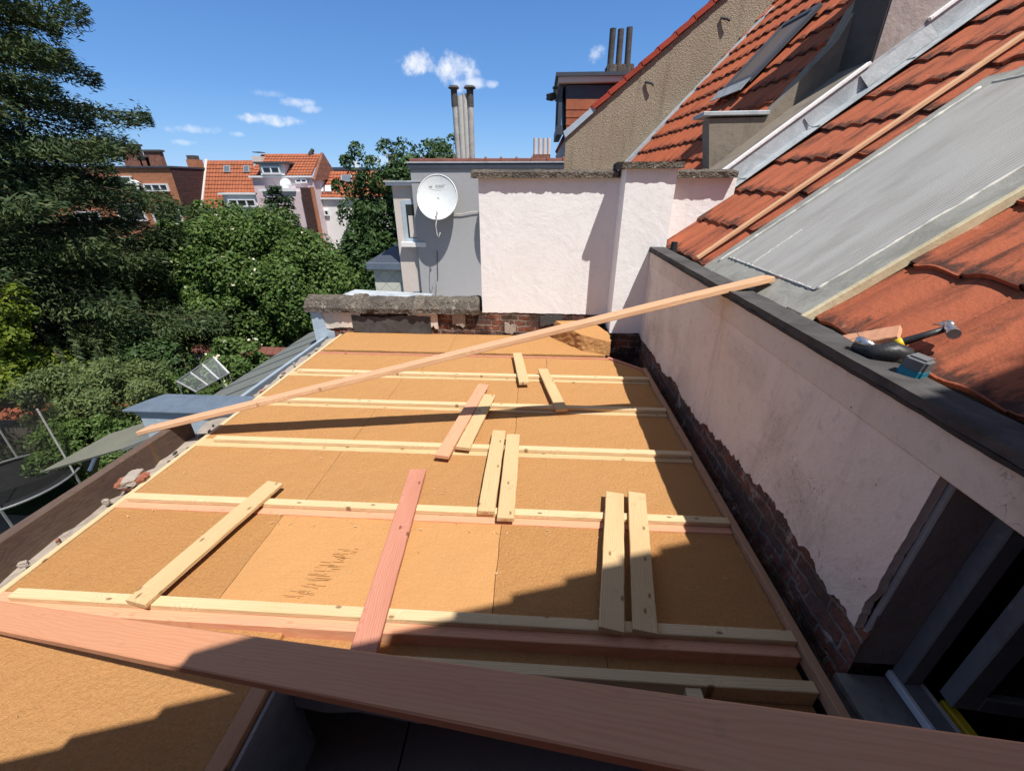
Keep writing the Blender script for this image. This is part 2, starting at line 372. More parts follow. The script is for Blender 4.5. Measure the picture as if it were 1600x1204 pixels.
def leaf(name, c1, c2, c3, tl=.28, spec=.3, sc=1.4):
    def fn(t):
        o = t.obj(); g = t.node('ShaderNodeNewGeometry').outputs['Random Per Island']; n = t.noise(o, sc, 4, .6)
        c = t.mix(t.step(n, .35, .68), c1, c2)
        return t.mix(t.math('MULTIPLY', t.math('POWER', g, 2.0), .75), c, c3)
    return mat(name, fn, .55, spec, 0, tl)
leaf('leaf_magnolia', (.040, .088, .018), (.075, .138, .028), (.16, .22, .05), .22)
leaf('leaf_dark', (.028, .065, .02), (.048, .098, .028), (.09, .145, .04), .25)
leaf('leaf_cedar', (.030, .056, .026), (.058, .092, .034), (.12, .14, .05), .14, .2, .8)
leaf('leaf_lime', (.09, .15, .016), (.15, .21, .02), (.24, .27, .03), .35)
leaf('leaf_olive', (.09, .135, .045), (.14, .185, .06), (.20, .235, .09), .35)
leaf('leaf_mid', (.06, .12, .028), (.10, .17, .04), (.17, .23, .06), .32)
leaf('leaf_spruce', (.018, .045, .018), (.03, .065, .024), (.05, .09, .03), .1)
leaf('leaf_blue', (.04, .065, .055), (.06, .09, .075), (.09, .12, .10), .15)
leaf('leaf_russet', (.22, .06, .02), (.16, .07, .02), (.10, .10, .03), .3)
leaf('blossom', (.75, .70, .52), (.7, .62, .42), (.8, .78, .66), .2)
mat('bark', lambda t: (t.mix(t.noise(t.mapped(t.obj(), (6, 6, 1)), 2, 5), (.055, .04, .03), (.12, .09, .065)), t.bump(t.noise(t.mapped(t.obj(), (9, 9, 1.5)), 2, 4), .03, 1)), .95, .1)
def ground(t):
    o = t.obj(); n = t.noise(o, .35, 6, .65); n2 = t.noise(o, 8, 5, .7)
    c = t.mix(t.step(n, .42, .60), (.05, .085, .022), (.15, .115, .07))
    return t.mix(t.math('MULTIPLY', t.step(n2, .4, .7), .5), c, (.035, .04, .02)), t.bump(n2, .05, 1)
mat('earth', ground, 1, .05)
mat('path_dirt', lambda t: (t.mix(t.noise(t.obj(), 4, 6, .7), (.24, .19, .13), (.36, .30, .22)), t.bump(t.noise(t.obj(), 20, 4), .02, 1)), 1, .05)

# ------------------------------------------------------------------ builders
class MB:
    def __init__(s): s.v = []; s.f = []
    def add(s, vs, fs):
        b = len(s.v); s.v += [tuple(v) for v in vs]; s.f += [tuple(b + i for i in f) for f in fs]; return s
    def box(s, lo, hi, mtx=None):
        x0, y0, z0 = lo; x1, y1, z1 = hi
        vs = [(x0, y0, z0), (x1, y0, z0), (x1, y1, z0), (x0, y1, z0), (x0, y0, z1), (x1, y0, z1), (x1, y1, z1), (x0, y1, z1)]
        if mtx is not None: vs = [tuple(mtx @ Vector(v)) for v in vs]
        return s.add(vs, [(0, 3, 2, 1), (4, 5, 6, 7), (0, 1, 5, 4), (1, 2, 6, 5), (2, 3, 7, 6), (3, 0, 4, 7)])
    def prism(s, pts, d):
        """closed outline (3-D points, one plane) pushed by vector d"""
        n = len(pts); d = Vector(d); vs = [Vector(p) for p in pts] + [Vector(p) + d for p in pts]
        return s.add(vs, [tuple(range(n))[::-1], tuple(range(n, 2 * n))] + [(i, (i + 1) % n, n + (i + 1) % n, n + i) for i in range(n)])
    def tube(s, pts, rad, n=10, caps=True):
        pts = [Vector(p) for p in pts]; rad = rad if hasattr(rad, '__len__') else [rad] * len(pts)
        rings = []
        for i, p in enumerate(pts):
            d = (pts[min(i + 1, len(pts) - 1)] - pts[max(i - 1, 0)]).normalized()
            a = d.cross(Vector((0, 0, 1)) if abs(d.z) < .9 else Vector((1, 0, 0))).normalized(); b = d.cross(a)
            rings.append([p + (a * math.cos(2 * PI * k / n) + b * math.sin(2 * PI * k / n)) * rad[i] for k in range(n)])
        vs = [v for r in rings for v in r]
        fs = [(i * n + k, i * n + (k + 1) % n, (i + 1) * n + (k + 1) % n, (i + 1) * n + k) for i in range(len(pts) - 1) for k in range(n)]
        if caps: fs += [tuple(range(n))[::-1], tuple(range((len(pts) - 1) * n, len(pts) * n))]
        return s.add(vs, fs)

def empty(name, loc=(0, 0, 0)):
    o = bpy.data.objects.new(name, None); o.empty_display_size = .2; o.location = loc; COL.objects.link(o); return o
def tag(o, label=None, cat=None, group=None, kind=None):
    if label: o['label'] = label
    if cat: o['category'] = cat
    if group: o['group'] = group
    if kind: o['kind'] = kind
    return o
def thing(name, label, cat, loc=(0, 0, 0), group=None): return tag(empty(name, loc), label, cat, group)
def wloc(o):
    v = Vector((0, 0, 0))
    while o is not None: v = v + o.location; o = o.parent
    return v
def build(name, mb, m, parent=None, bevel=0, smooth=False, jitter=0, loc=None, segs=1, recalc=True):
    """one mesh object; mb is in world coordinates"""
    off = wloc(parent) if parent is not None else (Vector(loc) if loc is not None else Vector((0, 0, 0)))
    me = bpy.data.meshes.new(name); me.from_pydata([tuple(Vector(v) - off) for v in mb.v], [], mb.f)
    bm = bmesh.new(); bm.from_mesh(me)
    if recalc: bmesh.ops.recalc_face_normals(bm, faces=bm.faces)
    if bevel: bmesh.ops.bevel(bm, geom=[e for e in bm.edges if len(e.link_faces) == 2 and e.calc_face_angle(0) > .5], offset=bevel, segments=segs, affect='EDGES')
    if jitter:
        for v in bm.verts: v.co += Vector((random.uniform(-1, 1), random.uniform(-1, 1), random.uniform(-1, 1))) * jitter
    bm.to_mesh(me); bm.free()
    if smooth: me.shade_smooth()
    me.materials.append(MATS[m]); o = bpy.data.objects.new(name, me); COL.objects.link(o)
    if parent is not None: o.parent = parent
    elif loc is not None: o.location = loc
    return o
def board(name, a, b, w, th, m, label, cat, group=None, up=(0, 0, 1), roll=0, bow=0):
    """a plank whose top face runs from a to b (centre line); its own axes: X length"""
    a, b = Vector(a), Vector(b); x = (b - a).normalized(); y = Vector(up).cross(x).normalized(); z = x.cross(y)
    if roll: q = Quaternion(x, roll); y = q @ y; z = q @ z
    L = (b - a).length; n = 12; vs = []; fs = []
    c = .003
    prof = [(-w / 2 + c, 0), (w / 2 - c, 0), (w / 2, -c), (w / 2, -th + c), (w / 2 - c, -th), (-w / 2 + c, -th), (-w / 2, -th + c), (-w / 2, -c)]
    for i in range(n + 1):
        t = i / n; bz = bow * math.sin(PI * t); e = .002
        for (py, pz) in prof:
            vs.append((t * L, py + random.uniform(-e, e) * .5, pz + bz + (random.uniform(-e, e) * .3)))
    k = len(prof)
    for i in range(n):
        for j in range(k): fs.append((i * k + j, i * k + (j + 1) % k, (i + 1) * k + (j + 1) % k, (i + 1) * k + j))
    fs += [tuple(range(k)), tuple(range(n * k, n * k + k))[::-1]]
    me = bpy.data.meshes.new(name); me.from_pydata(vs, [], fs)
    bm = bmesh.new(); bm.from_mesh(me); bmesh.ops.recalc_face_normals(bm, faces=bm.faces); bm.to_mesh(me); bm.free()
    me.materials.append(MATS[m])
    o = bpy.data.objects.new(name, me); COL.objects.link(o)
    mt = Matrix((x, y, z)).transposed().to_4x4(); mt.translation = a; o.matrix_world = mt
    return tag(o, label, cat, group)
def structure(o): o['kind'] = 'structure'; return o

def fast_mesh(name, verts, nper, m, parent=None):
    nv = len(verts); npoly = nv // nper; off = np.array(wloc(parent)) if parent is not None else 0
    me = bpy.data.meshes.new(name); me.vertices.add(nv); me.vertices.foreach_set('co', (verts - off).astype(np.float32).ravel())
    me.loops.add(nv); me.loops.foreach_set('vertex_index', np.arange(nv, dtype=np.int32))
    me.polygons.add(npoly); me.polygons.foreach_set('loop_start', np.arange(0, nv, nper, dtype=np.int32))
    me.update(calc_edges=True); me.materials.append(MATS[m]); o = bpy.data.objects.new(name, me); COL.objects.link(o)
    if parent is not None: o.parent = parent
    return o
def unit(v): return v / np.maximum(np.linalg.norm(v, axis=1, keepdims=True), 1e-9)
def leaves(Cn, Nn, ln, wd, T=None, var=.35):
    """diamond leaf quads at centres Cn with normals Nn"""
    n = len(Cn); Nn = unit(Nn)
    t = RNG.normal(size=(n, 3)) if T is None else T + RNG.normal(size=(n, 3)) * .35
    t = unit(t - Nn * (t * Nn).sum(1, keepdims=True)); b = np.cross(Nn, t)
    s = 1 + RNG.uniform(-var, var, (n, 1))
    q = np.stack([Cn - t * ln / 2 * s, Cn + b * wd / 2 * s, Cn + t * ln / 2 * s, Cn - b * wd / 2 * s], 1)
    return q.reshape(-1, 3)
def crown_pts(c, r, nclump, clump, per, zmin=-.5, lob=.25, inner=.45, flat=1.0):
    c = np.array(c); r = np.array(r); d = unit(RNG.normal(size=(nclump * 3, 3))); d = d[d[:, 2] > zmin][:nclump]
    ph = RNG.uniform(0, 6.28, 6); az = np.arctan2(d[:, 1], d[:, 0])
    lobf = 1 + lob * (np.sin(3 * az + ph[0]) * .5 + np.sin(5 * az + 4 * d[:, 2] + ph[1]) * .5 + np.sin(7 * d[:, 2] + ph[2]) * .35)
    rad = RNG.uniform(inner, 1, len(d)) ** .6 * lobf
    cc = c + d * r * rad[:, None]
    cr = clump * RNG.uniform(.6, 1.35, len(d))
    q = unit(RNG.normal(size=(len(d) * per, 3)) + np.repeat(d, per, 0) * .55 + np.array([0, 0, .35]))
    rr = RNG.uniform(.35, 1, (len(q), 1)) ** .5
    p = np.repeat(cc, per, 0) + q * rr * np.repeat(cr, per)[:, None] * np.array([1, 1, flat])
    nrm = q * .7 + RNG.normal(size=q.shape) * .55 + np.array([0, 0, .45])
    return p, nrm, cc
def trunk(name, base, top, r0, r1, limbs, m, parent):
    mb = MB(); base = Vector(base); top = Vector(top); n = 8
    pts = [base.lerp(top, i / n) + Vector((random.uniform(-1, 1), random.uniform(-1, 1), 0)) * r0 * .25 * (i > 0) for i in range(n + 1)]
    mb.tube(pts, [r0 + (r1 - r0) * i / n for i in range(n + 1)], 9)
    for e, t, rr in limbs:
        s = base.lerp(top, t); e = Vector(e); mid = s.lerp(e, .5) + Vector((0, 0, (e - s).length * .10))
        mb.tube([s, s.lerp(mid, .55) + Vector((0, 0, .03)), mid, mid.lerp(e, .6), e], [rr, rr * .8, rr * .6, rr * .4, rr * .15], 6)
    return build(name, mb, m, parent, smooth=True)
def tree(name, label, cat, c, r, nclump, clump, per, ln, wd, m, base_z, trunk_r=.15, zmin=-.5, lob=.25, group=None, inner=.45, flower=0, flat=1.0):
    t = thing(name, label, cat, (c[0], c[1], base_z), group)
    p, nn, cc = crown_pts(c, r, nclump, clump, per, zmin, lob, inner, flat)
    k = p[:, 2] > base_z + .05; p, nn = p[k], nn[k]
    fast_mesh('crown', leaves(p, nn, ln, wd), 4, m, t)
    idx = RNG.choice(len(cc), min(9, len(cc)), False)
    limbs = [(cc[i], RNG.uniform(.35, .95), trunk_r * .5) for i in idx]
    trunk('trunk', (c[0], c[1], base_z), (c[0], c[1], c[2] + r[2] * .3), trunk_r, trunk_r * .4, limbs, 'bark', t)
    if flower:
        sel = RNG.choice(len(p), flower, False); fp = np.repeat(p[sel] + np.array([0, 0, .05]), 3, 0) + RNG.normal(size=(flower * 3, 3)) * .05
        fast_mesh('blossom', leaves(fp, RNG.normal(size=fp.shape) + np.array([0, -.6, .8]), .13, .10), 4, 'blossom', t)
    return t

def tiles(O, u, s, n, nu, ns, w=.21, L=.40, prof=.026, lift=.028, m=8, over=.05, jit=.004, keep=None):
    """courses of roll tiles: u across, s up the slope, n outward"""
    O, u, s, n = Vector(O), Vector(u).normalized(), Vector(s).normalized(), Vector(n).normalized(); mb = MB()
    for r in range(ns):
        for k in range(nu):
            if keep and not keep(k * w + w / 2, r * L + L / 2): continue
            dl = random.uniform(-jit, jit); ds = random.uniform(-jit, jit) * 2; tw = random.uniform(-jit, jit)
            a, b, c = [], [], []
            for j in range(m + 1):
                t = j / m; h = prof * (0.5 - 0.5 * math.cos(2 * PI * t)) ** .75
                if j == m: h += .004
                uu = k * w + t * w * 1.0
                base = O + u * uu
                lo = lift + h + dl + tw * (t - .5)
                a.append(base + s * (r * L - over + ds) + n * (lo - .022)); b.append(base + s * (r * L - over + ds) + n * lo)
                c.append(base + s * ((r + 1) * L) + n * (h * .95 + dl * .3))
            q = m + 1
            mb.add(a + b + c, [(j, j + 1, q + j + 1, q + j) for j in range(m)] + [(q + j, q + j + 1, 2 * q + j + 1, 2 * q + j) for j in range(m)])
    return mb
def sweep(pts, prof_fn, closed_ends=True):
    """pts: list of centres; prof_fn(i) -> list of offset vectors"""
    rings = [[Vector(p) + Vector(o) for o in prof_fn(i)] for i, p in enumerate(pts)]
    k = len(rings[0]); vs = [v for r in rings for v in r]
    fs = [(i * k + j, i * k + (j + 1) % k, (i + 1) * k + (j + 1) % k, (i + 1) * k + j) for i in range(len(rings) - 1) for j in range(k)]
    fs += [tuple(range(k)), tuple(range(len(vs) - k, len(vs)))[::-1]]
    mb = MB(); mb.add(vs, fs); return mb
def rough_bar(a, b, prof, amp=.012, freq=9, n=60):
    """weathered bar from a to b; prof = list of (side, up) offsets"""
    a, b = Vector(a), Vector(b); d = (b - a).normalized(); side = d.cross(ZU).normalized()
    def pf(i):
        t = i / n; out = []
        for (x, z) in prof:
            p = a.lerp(b, t) + side * x + ZU * z
            k = mnoise.noise(p * freq) * amp + mnoise.noise(p * freq * 3.3) * amp * .6
            f = 1 + k / max(.03, math.hypot(x, z))
            out.append(side * (x * f) + ZU * (z * f))
        return out
    return sweep([a.lerp(b, i / n) for i in range(n + 1)], pf)
def dense(prof, k=3):
    o = []
    for i, p in enumerate(prof):
        q = prof[(i + 1) % len(prof)]
        for j in range(k): o.append((p[0] + (q[0] - p[0]) * j / k, p[1] + (q[1] - p[1]) * j / k))
    return o
def jag(n, amp, seed, f=1.0): return [amp * (1.1 * mnoise.noise(Vector((i * .083 * f, seed, 7))) + .8 * mnoise.noise(Vector((i * .29 * f, seed, 0))) + .5 * mnoise.noise(Vector((i * .93 * f, seed, 3))) + .35 * mnoise.noise(Vector((i * 2.7 * f, seed, 5)))) for i in range(n)]
GZ = -4.5

# ================================================================== setting
g = MB(); g.add([(-700, -700, GZ), (700, -700, GZ), (700, 900, GZ), (-700, 900, GZ)], [(0, 1, 2, 3)])
structure(build('ground', g, 'earth'))
g = MB(); P = [onz(x, y, GZ + .004) for x, y in [(-60, 900), (-60, 800), (40, 805), (110, 792), (80, 850), (20, 900)]]
g.add(P, [tuple(range(6))]); structure(build('path', g, 'path_dirt'))
# ------------------------------------------------------------------ our flat roof
XL, XR = -2.22, 1.03
frame = thing('flat_roof', 'unfinished flat roof of orange insulation panels between timber joists and battens', 'roof', (-.6, 2.2, -.2))
JO = [(3.90, 'douglas', False), (3.345, 'pine', True), (2.79, 'pine', True), (2.225, 'pine', True), (1.647, 'douglas_pale', True), (1.056, 'douglas_pale', True)]
for y, m, bt in JO:
    xr = XR - .03 if y < 3.8 else .74
    build('joist', MB().box((XL, y - .085, -.2), (xr, y + (.0 if bt else -.06), .006)), m, frame, .003)
    if bt: build('batten', MB().box((XL + .03 + random.uniform(0, .1), y - .045, .007), (xr, y, .034)), 'pine_pale', frame, .003)
build('joist', MB().box((-1.0, .858, -.2), (XR - .03, .898, -.002)), 'pine_pale', frame, .003)
build('batten', MB().box((XR - .028, .20, -.03), (XR + .006, 3.56, .03)), 'douglas_y', frame, .003)
build('batten', MB().box((XL - .03, .3, -.10), (XL - .003, 4.40, .004)), 'pine_y', frame, .003)
a, b = Vector((.74, 3.86, .01)), Vector((1.02, 3.58, .01)); d = (b - a).normalized(); nrm = d.cross(ZU) * .03
build('batten', MB().prism([a, b, b + nrm, a + nrm], (0, 0, -.12)), 'douglas', frame)
build('blocking', MB().box((.55, .60, -.16), (.605, .857, -.012)), 'pine_pale', frame, .003)
build('trimmer', MB().box((-.955, -.24, -.22), (-.895, .857, -.02)), 'douglas_y', frame, .003)

BAYS = [(3.93, 4.50, -.004), (3.35, 3.815, -.002), (2.795, 3.26, 0), (2.23, 2.705, 0), (1.652, 2.14, 0), (1.061, 1.562, 0), (.90, .971, -.055)]
ROWN = ['row along the brick back wall', 'row just in front of the thin red joist', 'row between the second and third battens from the back', 'row holding the long dark plank shadow', 'row under the pair of stamped boards',
        'widest row behind the front joist', 'narrow sunken row beside the front joist']
CUTS = [[XL, -.9, .72], [XL, -1.05, .12, XR - .03], [XL, -1.17, -.13, XR - .03], [XL, -1.21, -.12, XR - .03], [XL, -1.23, -.13, XR - .03], [XL, -1.29, -.145, XR - .03], [XL, -1.12, .30, XR - .03]]
WHERE = ['left end', 'middle', 'right end']
def panel(x0, x1, y0, y1, z, m, label, cut=None):
    """wood-fibre board with a slightly fuzzy, uneven top"""
    nx = max(8, int((x1 - x0) / .06)); ny = max(3, int((y1 - y0) / .06)); mb = MB(); g0 = .0015
    vs = []; fs = []
    for j in range(ny + 1):
        for i in range(nx + 1):
            x = x0 + g0 + (x1 - x0 - 2 * g0) * i / nx; y = y0 + (y1 - y0) * j / ny
            if cut: y = y0 + (min(y1, cut(x)) - y0) * j / ny
            e = min(i, nx - i, j, ny - j) == 0
            p = Vector((x, y, z))
            dz = mnoise.noise(p * 5) * .003 + mnoise.noise(p * 22) * .0025 - (.0025 if e else 0)
            vs.append((x + (mnoise.noise(p * 31) * .004 if e else 0), y, z + dz))
    k = nx + 1
    for j in range(ny):
        for i in range(nx): fs.append((j * k + i, j * k + i + 1, (j + 1) * k + i + 1, (j + 1) * k + i))
    rim = [i for i in range(k)] + [j * k + nx for j in range(1, ny + 1)] + [ny * k + i for i in range(nx - 1, -1, -1)] + [j * k for j in range(ny - 1, 0, -1)]
    b0 = len(vs)
    for i in rim: vs.append((vs[i][0], vs[i][1], z - .14))
    for q in range(len(rim)): fs.append((rim[q], b0 + q, b0 + (q + 1) % len(rim), rim[(q + 1) % len(rim)]))
    fs.append(tuple(range(b0, b0 + len(rim)))); mb.add(vs, fs)
    o = build('insulation_panel', mb, m, frame); return tag(o, label) if m == 'fibre_smooth' else o
random.seed(3)
for bi, (y0, y1, z) in enumerate(BAYS):
    cs = CUTS[bi]
    for k in range(len(cs) - 1):
        wh = WHERE[k] if len(cs) == 4 else ['left part', 'right part'][k]
        m = 'fibre'
        if bi == 5 and k == 1: m = 'fibre_smooth'
        elif bi in (5, 6) and k != 1 and not (bi == 6 and k == 0): m = 'fibre_deep'
        elif bi == 6 and k == 0: m = 'fibre_smooth'
        tone = {'fibre': 'orange-brown', 'fibre_smooth': 'smooth pale', 'fibre_deep': 'rough dark orange'}[m]
        cut = None
        if bi == 1 and k == 2: cut = lambda x: y1 if x < .74 else y1 - (x - .74) * 1.0 * .82
        o = panel(cs[k], cs[k + 1], y0, y1, z, m, 'smooth paler insulation panel', cut)
        if bi == 5 and k == 1:
            mbs = MB()
            for q in range(44):      # torn scratches across the pale board
                t = q / 69; cx = -.97 + .20 * t + random.uniform(-.045, .045); cy = 1.10 + .43 * t + random.uniform(-.01, .01); l = random.uniform(.008, .05) * (1 - .4 * t)
                mbs.add([(cx - l, cy - .001, .0052), (cx + l * .8, cy - .0015 + random.uniform(-.003, .003), .0052), (cx + l, cy + .001, .0052), (cx - l * .7, cy + .002, .0052)], [(0, 1, 2, 3)])
            build('scratches', mbs, 'fibre_scar', o, recalc=False)
panel(XL, -.957, -.20, .99, -.03, 'fibre', 'large sunlit wood fibre panel in the near corner, left of the open hole')
panel(.61, XR - .03, .30, .855, -.075, 'fibre_deep', 'small shaded wood fibre panel under the front plank near the window')
# membrane hanging in the hole, and the dark room below
mb = MB(); n = 10
for i in range(n): pass
mb.prism([(-.885, -.24, -.04), (-.885, .845, -.04), (-.885, .845, -.55), (-.885, -.24, -.55)], (.012, 0, 0))
tag(build('membrane', mb, 'frame_grey', loc=(-.885, .3, -.55)), 'pale grey-blue sheet lining the side of the open roof hole', 'membrane')
mb = MB(); wl = Vector((-.9, .78, -.17))
pts = [(-.87 + 1.42 * i / 12, .845, -.10 - .05 * math.sin(PI * i / 12) - .02 * math.sin(i * 2.1)) for i in range(13)]
vs = [Vector(p) for p in pts] + [Vector(p) + Vector((0, -.03, -.12)) for p in pts]
mb.add(vs, [(i, i + 1, 14 + i, 13 + i) for i in range(12)])
build('sheet_edge', mb, 'frame_grey', bpy.data.objects['membrane'])
room = MB(); x0, x1, y0, y1, z0, z1 = -2.1, 1.05, -.23, 4.3, -.95, -.24
room.add([(x0, y0, z0), (x1, y0, z0), (x1, y1, z0), (x0, y1, z0), (x0, y0, z1), (x1, y0, z1), (x1, y1, z1), (x0, y1, z1)], [(0, 1, 2, 3), (0, 1, 5, 4), (1, 2, 6, 5), (2, 3, 7, 6), (3, 0, 4, 7)])
structure(build('room_shell', room, 'interior_wall', recalc=False))
structure(build('floor_joint', MB().box((-.60, -.2, -.949), (-.592, 1.6, -.944)), 'bitumen_black'))
# underlay boards closing the deck below the insulation
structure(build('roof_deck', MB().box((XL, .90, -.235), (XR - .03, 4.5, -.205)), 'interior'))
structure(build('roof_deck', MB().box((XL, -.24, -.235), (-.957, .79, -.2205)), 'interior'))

# loose boards -------------------------------------------------------
G = 'short boards left lying on the battens'
ZB = .058
def lie(name, a, b, w, m, label, z=ZB, roll=0, group=G, zb=None): return board(name, (*a, z), (*b, z if zb is None else zb), w, .022, m, label, 'board', group, roll=roll, bow=random.uniform(-.002, .003))
lie('board', (-.172, 3.794), (-.081, 3.122), .088, 'pine', 'short pine board farthest back, lying on the second batten from the back wall')
lie('board', (.078, 3.414), (.213, 2.677), .088, 'pine', 'short pine board across two battens, nearest the right-hand shadow at the back')
lie('board', (-.418, 3.065), (-.554, 2.05), .09, 'douglas_pale', 'red-pink board crossed by the dark plank shadow, touching a pine board')
lie('board', (-.347, 2.883), (-.441, 2.146), .092, 'pine', 'knotty pine board crossed by the dark plank shadow, right beside a red one')
ml = lie('board', (-.226, 2.359), (-.226, 1.591), .088, 'pine', 'left of two touching pine boards with red stamps on their ends')
mr = lie('board', (-.128, 2.317), (-.123, 1.548), .088, 'pine', 'right of two touching pine boards, with clear red lettering on its end')
lie('board', (-1.432, 1.749), (-1.564, 1.002), .097, 'pine', 'single pine board lying diagonally on the far left of the roof')
lie('board', (-.664, 1.91), (-.584, .862), .097, 'douglas', 'worn red-brown board in the middle with its near end in the shadow')
lie('board', (.453, 1.772), (.314, 1.002), .094, 'pine', 'left one of two half-shaded pine boards near the right wall')
lie('board', (.571, 1.779), (.439, 1.002), .092, 'pine', 'right one of two half-shaded pine boards near the right wall')
def lettering(txt, size, m, parent, mtx, name='lettering'):
    cu = bpy.data.curves.new(name, 'FONT'); cu.body = txt; cu.size = size; cu.align_x = 'CENTER'; cu.extrude = .0002
    tmp = bpy.data.objects.new(name, cu); COL.objects.link(tmp)
    dg = bpy.context.evaluated_depsgraph_get(); me = bpy.data.meshes.new_from_object(tmp.evaluated_get(dg)); bpy.data.objects.remove(tmp)
    me.materials.clear(); me.materials.append(MATS[m]); o = bpy.data.objects.new(name, me); COL.objects.link(o); o.parent = parent; o.matrix_local = mtx; return o
for ob, txt in ((ml, 'UAN  I'), (mr, 'UAN  I')):
    L = max(v.co.x for v in ob.data.vertices)
    # on the near end grain: text runs along local Y (to the viewer's right), up is local Z
    mtx = Matrix(((0, 0, 1, L + .0007), (1, 0, 0, 0), (0, 1, 0, -.018), (0, 0, 0, 1)))
    lettering(txt, .017, 'ink_red', ob, mtx, 'stamp')
board('plank', (-2.335, .965, .026), (1.79, -.072, 1.374), .093, .026, 'douglas_red', 'reddish plank in the foreground, rising from the left edge up to the right', 'plank')
le = onz(224, 669, .05)
board('plank', (1.31, 2.44, 1.09), le, .118, .030, 'pine_peach', 'long diagonal red plank spanning from the right parapet down over the left edge', 'plank', roll=.12)

# insulation offcut in the far right corner
mb = MB(); P0 = [Vector((.20, 4.42, -.01)), Vector((.50, 4.04, -.01)), Vector((.76, 3.93, -.01)), Vector((.775, 4.20, -.01)), Vector((.60, 4.46, -.01))]
T0 = [Vector((.22, 4.42, .20)), Vector((.47, 4.10, .155)), Vector((.765, 3.96, .13)), Vector((.775, 4.20, .145)), Vector((.60, 4.46, .20))]
n = 9; vs = []; fs = []
ring = []
for i in range(5):
    for j in range(n): ring.append((i, j / n))
lay = 6
for l in range(lay + 1):
    for (i, t) in ring:
        p = P0[i].lerp(P0[(i + 1) % 5], t).lerp(T0[i].lerp(T0[(i + 1) % 5], t), l / lay)
        q = mnoise.noise(p * 26) * .014 + mnoise.noise(p * 70) * .008
        cpt = Vector((.5, 4.22, p.z)); vs.append(p + (p - cpt).normalized() * q + Vector((0, 0, mnoise.noise(p * 40) * .004)))
k = len(ring)
for l in range(lay):
    for j in range(k): fs.append((l * k + j, l * k + (j + 1) % k, (l + 1) * k + (j + 1) % k, (l + 1) * k + j))
fs += [tuple(range(k))[::-1], tuple(range(lay * k, lay * k + k))]
mb.add(vs, fs)
tag(build('insulation_offcut', mb, 'fibre', loc=(.5, 4.2, 0)), 'torn wedge of orange wood fibre standing in the back right corner', 'offcut')

sh = MB(); random.seed(21)
for i in range(120):
    x, y = random.uniform(XL + .1, XR - .1), random.choice([random.uniform(1.1, 3.8), random.uniform(1.1, 1.6), random.uniform(1.65, 2.2), random.uniform(.35, .8) if random.random() < .4 else 1.5])
    if y < .99 and x > -1.0: continue
    l = random.uniform(.003, .012); w = random.uniform(.0008, .0025); a = random.uniform(0, PI); u = Vector((math.cos(a), math.sin(a), 0)); v = Vector((-u.y, u.x, 0)); c = Vector((x, y, (.006 if y > 1 else -.024)))
    sh.add([c - u * l - v * w, c + u * l - v * w + ZU * random.uniform(0, .004), c + u * l + v * w, c - u * l + v * w + ZU * random.uniform(0, .003)], [(0, 1, 2, 3)])
tag(build('wood_shavings', sh, 'pine', recalc=False), 'tiny pale wood shavings scattered over the insulation', 'wood shavings', kind='stuff')
# left edge: mortar ledge, upright board, brick lump -------------------------------------------------
lw = thing('house_wall', 'rough broken mortar ledge along the left edge of the flat roof', 'wall', (-2.36, 2.2, GZ))
n = 90; vs = []; fs = []
for i in range(n + 1):
    y = -.2 + 4.62 * i / n
    row = [(-2.52, -.18), (-2.51, -.10), (-2.43, -.085), (-2.36, -.07), (-2.30, -.055), (-2.252, -.055), (-2.252, -.2)]
    for j, (x, z) in enumerate(row):
        p = Vector((x, y, z)); q = Vector((round(x * 11), round(y * 6.5), 0)) * .731
        amp = .030 if 0 < j < 6 else .004
        vs.append((x + mnoise.noise(p * 13) * .010, y, z + mnoise.noise(p * 8) * amp + mnoise.noise(p * 27) * amp * .6 + mnoise.noise(q) * amp * .6))
k = 7
for i in range(n):
    for j in range(k - 1): fs.append((i * k + j, i * k + j + 1, (i + 1) * k + j + 1, (i + 1) * k + j))
mb = MB(); mb.add(vs, fs); build('mortar_ledge', mb, 'mortar', lw)
build('brickwork', MB().box((-2.44, -.2, GZ), (-2.252, 4.42, -.19)), 'brick_old_y', lw)
ub = MB(); n = 24
vs = []; fs = []
for i in range(n + 1):
    y = -.25 + 2.62 * i / n; q = mnoise.noise(Vector((0, y * 3, 1))) * .004
    for x, z in [(-2.412, -.13), (-2.412, .074), (-2.408, .078), (-2.360, .078), (-2.356, .074), (-2.356, -.13)]: vs.append((x + q, y, z + (mnoise.noise(Vector((x * 9, y * 11, z))) * .004 if z > 0 else 0)))
k = 6
for i in range(n):
    for j in range(k): fs.append((i * k + j, i * k + (j + 1) % k, (i + 1) * k + (j + 1) % k, (i + 1) * k + j))
fs += [tuple(range(k)), tuple(range(n * k, n * k + k))[::-1]]
ub.add(vs, fs)
ebo = tag(build('edge_board', ub, 'old_board', loc=(-2.385, 1, -.1)), 'weathered dark board standing on edge along the left side of the roof', 'board'); ebo.location.x -= .07
def lump(name, c, r, m, label, cat, seed, parent=None, squash=1):
    bm = bmesh.new(); bmesh.ops.create_icosphere(bm, subdivisions=3, radius=1)
    for v in bm.verts:
        d = v.co.copy(); mx = max(abs(d.x), abs(d.y), abs(d.z)); d = d.lerp(d / mx, .75)
        k = 1 + .22 * mnoise.noise(d * 1.7 + Vector((seed, 0, 0))) + .1 * mnoise.noise(d * 5 + Vector((0, seed, 0)))
        v.co = Vector((d.x * r[0], d.y * r[1], d.z * r[2])) * k
    me = bpy.data.meshes.new(name); bm.to_mesh(me); bm.free(); me.materials.append(MATS[m]); o = bpy.data.objects.new(name, me); COL.objects.link(o); o.location = c
    o.rotation_euler = (0, 0, seed)
    if label: tag(o, label, cat)
    return o
